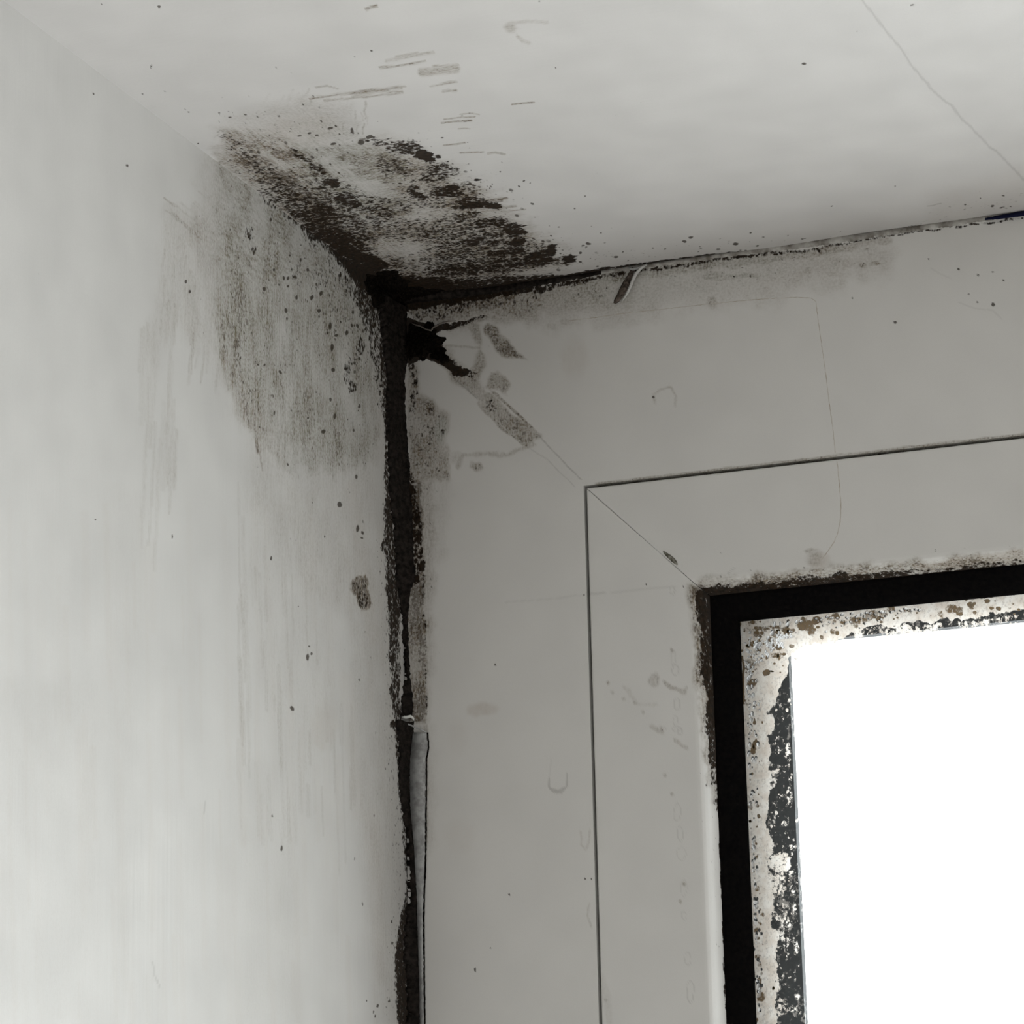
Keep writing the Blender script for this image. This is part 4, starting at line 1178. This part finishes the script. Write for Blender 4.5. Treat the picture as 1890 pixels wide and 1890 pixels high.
M_GLINT = simple('sealant_painted_glint', (0.72, 0.73, 0.70), 0.25, 0.5)  # white colour paints in the highlight on the curled end
c1 = tube([on_plane(x, y, 1, -v) for x, y, v in [(736, 1318, 2.0), (741, 1323, 2.4), (750, 1324, 2.4), (758, 1322, 2.0), (763, 1326, 1.4), (764, 1330, .8)]], [.2, .38, .42, .4, .3, .15], 'curled_end', M_GLINT, lo)
tag(c1, 'curled end of the sealant, its glint painted white')
c2 = tube([on_plane(x, y, 1, -v) for x, y, v in [(742, 1334, 1.6), (752, 1336, 1.6), (766, 1342, 1.2), (778, 1347, 1.0), (787, 1352, .7)]], [.15, .22, .22, .22, .12], 'torn_edge', M_PALE, lo)
tag(c2, 'pale torn edge of the sealant')

# bead under the ceiling
tab = resample([(742, 536, 562), (800, 538, 556), (850, 534, 550), (900, 530, 545), (950, 524, 537), (1000, 518, 529), (1040, 511, 521), (1080, 505, 514), (1110, 501, 508), (1160, 494, 499), (1200, 489, 494), (1270, 480, 485), (1350, 470, 474),
                (1480, 456, 460), (1580, 441, 446), (1690, 421, 428), (1820, 402, 409), (1900, 389, 398), (2300, 328, 335), (2800, 252, 259)], 4)
sts = []
gg = np.random.default_rng(12)
cut = 0
blk, pal = [], []
for x, yt, yb in tab:
    a = on_plane(x, yt + gg.normal(0, 1.0), 2, 0.0); b = on_plane(x, yb + gg.normal(0, .7), 1, 0.0)
    a = np.array([b[0], min(a[1], -0.25), 0.25]); bb = np.array([b[0], 0.1, min(b[2], -.25)])
    m = np.array([b[0], a[1] * .45 - .15, bb[2] * .45 - .1])
    row = [a, m + gg.normal(0, .06, 3) * np.array([0, 1, 1]), bb, np.array([b[0], .4, .4])]
    (blk if x <= 1112 else pal).append(row)
pal.insert(0, blk[-1])
tb = loft(blk, True, M_BLACK, 'sealant_bead')
tag(tb, 'black mouldy sealant under the ceiling, running right from the corner', 'sealant')
M_GREY = simple('dirty_grey_sealant', (0.50, 0.49, 0.46), 0.6, 0.2, 160, (0.16, 0.145, 0.125), 0.3)
tp = loft(pal, True, M_GREY, 'sealant_bead')
tag(tp, 'thin dirty grey sealant line between ceiling and window head', 'sealant')
sts = []
for x, yt, yb in resample([(1818, 402.5, 406.5), (1840, 398, 405), (1870, 392, 401), (1905, 386, 397)], 3):
    a = on_plane(x, yt, 1, -0.9); b = on_plane(x, yb, 1, -0.9)
    sts.append([a, (a + b) / 2 + np.array([0, -.1, 0]), b, (a + b) / 2 + np.array([0, .5, 0])])
nv = loft(sts, True, M_NAVY, 'open_joint', tp, 0.02, 3)
tag(nv, 'dark blue slit where the joint has opened')

# strand of old sealant hanging from the joint
sr = empty('sealant_strand')
p0 = on_plane(1185, 492, 1, -0.6) / 1000
sr.location = p0
tag(sr, 'loose strand of old sealant dangling from the joint below the ceiling', 'sealant')


def shift(pts): return [np.array(p) - p0 * 1000 for p in pts]


sts = []
for cx, cy, w, lift in [(1170, 494, 3.5, .5), (1166, 501, 3.2, .8), (1161, 512, 4, 1.1), (1156, 522, 5.2, 1.3), (1150, 534, 6, 1.3), (1144, 545, 5.2, 1.1), (1138, 555, 4, .8), (1134, 560, 1.5, .6)]:
    a, m, b = on_plane(cx - w, cy - w * .45, 1, -lift), on_plane(cx, cy, 1, -lift - .5), on_plane(cx + w, cy + w * .45, 1, -lift)
    sts.append([q for q in shift([a, m, b, b + (0, .22, 0), m + (0, .22, 0), a + (0, .22, 0)])])
M_STR = simple('brown_stained_sealant', (0.15, 0.12, 0.10), 0.6, 0.2, 900, (0.035, 0.026, 0.02), 0.5)
loft(sts, True, M_STR, 'stained_fold', sr, .04, 6)
tube(shift([on_plane(x, y, 1, -v) for x, y, v in [(1194, 488, .6), (1184, 494, 1.0), (1174, 505, 1.5), (1168, 517, 1.8), (1164, 528, 1.8), (1158, 541, 1.6), (1149, 555, 1.1)]]), [.3, .4, .44, .44, .4, .32, .14], 'pale_edge', simple('pale_sealant_edge', (0.52, 0.52, 0.50), 0.4, 0.4), sr)
tube(shift([on_plane(x, y, 1, -v) for x, y, v in [(1160, 494, .8), (1168, 497, 1.1), (1178, 495, 1.1), (1188, 490, .7)]]), [.25, .4, .4, .2], 'bridge', M_PALE, sr)


# torn film edge above the black hollow
sh = empty('sealant_shred')
q0 = on_plane(790, 600, 1, -0.5) / 1000
sh.location = q0
tag(sh, 'ragged pale shred of sealant at the frame corner, above the blackest mould', 'sealant')
pts = [(759, 596), (768, 600), (776, 602), (786, 608), (796, 610), (800, 604), (808, 600), (818, 595), (830, 593), (842, 592)]
tube([on_plane(x, y, 1, -.45) - q0 * 1000 for x, y in pts], [.1, .2, .22, .24, .26, .24, .2, .18, .14, .08], 'torn_rim', simple('grimy_pale_film', (0.17, 0.15, 0.13), 0.7, 0.1), sh)
tube([on_plane(x, y, 1, -.4) - q0 * 1000 for x, y in [(799, 607), (800, 600), (798, 594)]], [.22, .3, .12], 'torn_tab', M_MOULD_SHADE, sh)


# ---- mould with real thickness
def lump(px, py, axis, rx, ry, h, seed, n=(22, 44), rot=0.0, power=1.0):
    """cushion of growth on a plane (0 wall, 1 frame, 2 ceiling); radii in mm along the plane's two axes"""
    c = on_plane(px, py, axis, 0.0)
    k = [i for i in range(3) if i != axis]
    sgn = {0: 1, 1: -1, 2: -1}[axis]
    v_, f_ = [], []
    nr, na = n
    gg = np.random.default_rng(seed)
    ph = gg.uniform(0, 6.28, 8)
    for i in range(nr):
        q = i / (nr - 1)
        for j in range(na):
            a = 2 * math.pi * j / na
            rag = 1 + .16 * math.sin(3 * a + ph[0]) + .12 * math.sin(5 * a + ph[1]) + .10 * math.sin(9 * a + ph[2]) + .07 * math.sin(17 * a + ph[3])
            u_, w_ = rx * q * rag * math.cos(a), ry * q * rag * math.sin(a)
            uu, ww = u_ * math.cos(rot) - w_ * math.sin(rot), u_ * math.sin(rot) + w_ * math.cos(rot)
            hh = h * (1 - q ** 2) ** power * (1 + .35 * gg.normal() * (q < .95)) - 0.15 * (q > .98)
            p = np.zeros(3)
            p[axis] = sgn * hh
            p[k[0]] = c[k[0]] + uu
            p[k[1]] = c[k[1]] + ww
            v_.append(p)
    for i in range(nr - 1):
        for j in range(na):
            j2 = (j + 1) % na
            f_.append((i * na + j, i * na + j2, (i + 1) * na + j2, (i + 1) * na + j))
    return v_, f_


def clump(specs, name, label):
    vv_, ff_ = [], []
    for sp in specs:
        v_, f_ = lump(*sp)
        o_ = len(vv_)
        vv_ += v_
        ff_ += [tuple(o_ + i for i in q) for q in f_]
    o_ = mesh_obj(name, vv_, ff_, M_MOULD_SHADE)
    tag(o_, label, 'mould', kind='stuff')


clump([(712, 522, 2, 6.0, 10.0, 1.6, 1), (735, 540, 2, 6.0, 6.0, 1.6, 2), (770, 540, 2, 6.0, 3.5, .8, 3), (693, 540, 0, 7.0, 4.0, 1.2, 4)], 'mould_growth', 'thick black mould filling the corner where wall, ceiling and window meet')
clump([(783, 628, 1, 5.4, 4.2, .9, 6), (764, 634, 1, 4.6, 5.0, 1.0, 7), (812, 655, 1, 3.0, 2.0, .5, 8, (22, 44), -.7)], 'mould_growth', 'black mould cushion on the frame weld, just below the torn sealant')

# ---- outline left on the frame by a strip of old film
M_RES = simple('tape_residue', (0.40, 0.35, 0.29), 0.7, 0.1, 300, (0.56, 0.53, 0.48))
out = [(1050, 592), (1100, 586), (1160, 577), (1220, 571), (1290, 563), (1360, 556), (1420, 551), (1470, 549), (1496, 550), (1506, 556), (1510, 590), (1517, 640), (1524, 690), (1530, 740), (1537, 790), (1542, 838)]
out2 = [(1545, 852), (1549, 890), (1552, 930), (1551, 960), (1546, 985), (1538, 1003), (1526, 1020), (1516, 1034)]
tr_ = empty('tape_residue')
t0 = on_plane(1506, 556, 1, 0) / 1000
tr_.location = t0
tag(tr_, 'thin brownish outline of removed tape, squared off on the window head', 'residue')


def ribbon(pts, w, name, seed):
    gg = np.random.default_rng(seed)
    P = np.array([on_plane(x, y, 1, 0.0) for x, y in pts])
    L = np.concatenate([[0], np.cumsum(np.linalg.norm(np.diff(P, axis=0), axis=1))])
    q = np.arange(0, L[-1], 0.6)
    P = np.column_stack([np.interp(q, L, P[:, c]) for c in range(3)])
    D_ = np.gradient(P, axis=0); D_ /= np.linalg.norm(D_, axis=1)[:, None]
    N_ = np.column_stack([-D_[:, 2], 0 * D_[:, 0], D_[:, 0]])
    st_ = []
    for p, n_ in zip(P, N_):
        ww = w * gg.uniform(.5, 1.3)
        p = p + n_ * gg.normal(0, .03) - t0 * 1000
        st_.append([p + n_ * ww + (0, .02, 0), p + (0, -.05, 0), p - n_ * ww + (0, .02, 0)])
    loft(st_, False, M_RES, name, tr_)


ribbon(out, 0.13, 'outline', 1)
ribbon(out2, 0.16, 'outline', 2)

# flake caught in the bead mitre
p_ = on_plane(1238, 1027, 1, 0) / 1000
sts = []
for cx, cy, w in [(1224, 1017, 1), (1229, 1022, 2.6), (1236, 1028, 4), (1243, 1034, 4), (1248, 1039, 2.5), (1250, 1042, .8)]:
    a, m, b = on_plane(cx - w * .7, cy + w * .7, 1, -.05), on_plane(cx, cy, 1, -.4), on_plane(cx + w * .7, cy - w * .7, 1, -.05)
    sts.append([np.array(q) - p_ * 1000 for q in (a, m, b, m + (0, .5, 0))])
fk = loft(sts, True, simple('greenish_dirt', (0.10, 0.095, 0.07), 0.9, 0.05, 900, (0.30, 0.29, 0.25), .4), 'dirt_flake', None, .02, 3)
fk.location = p_
tag(fk, 'small greenish flake of dirt caught in the glazing bead mitre', 'dirt')
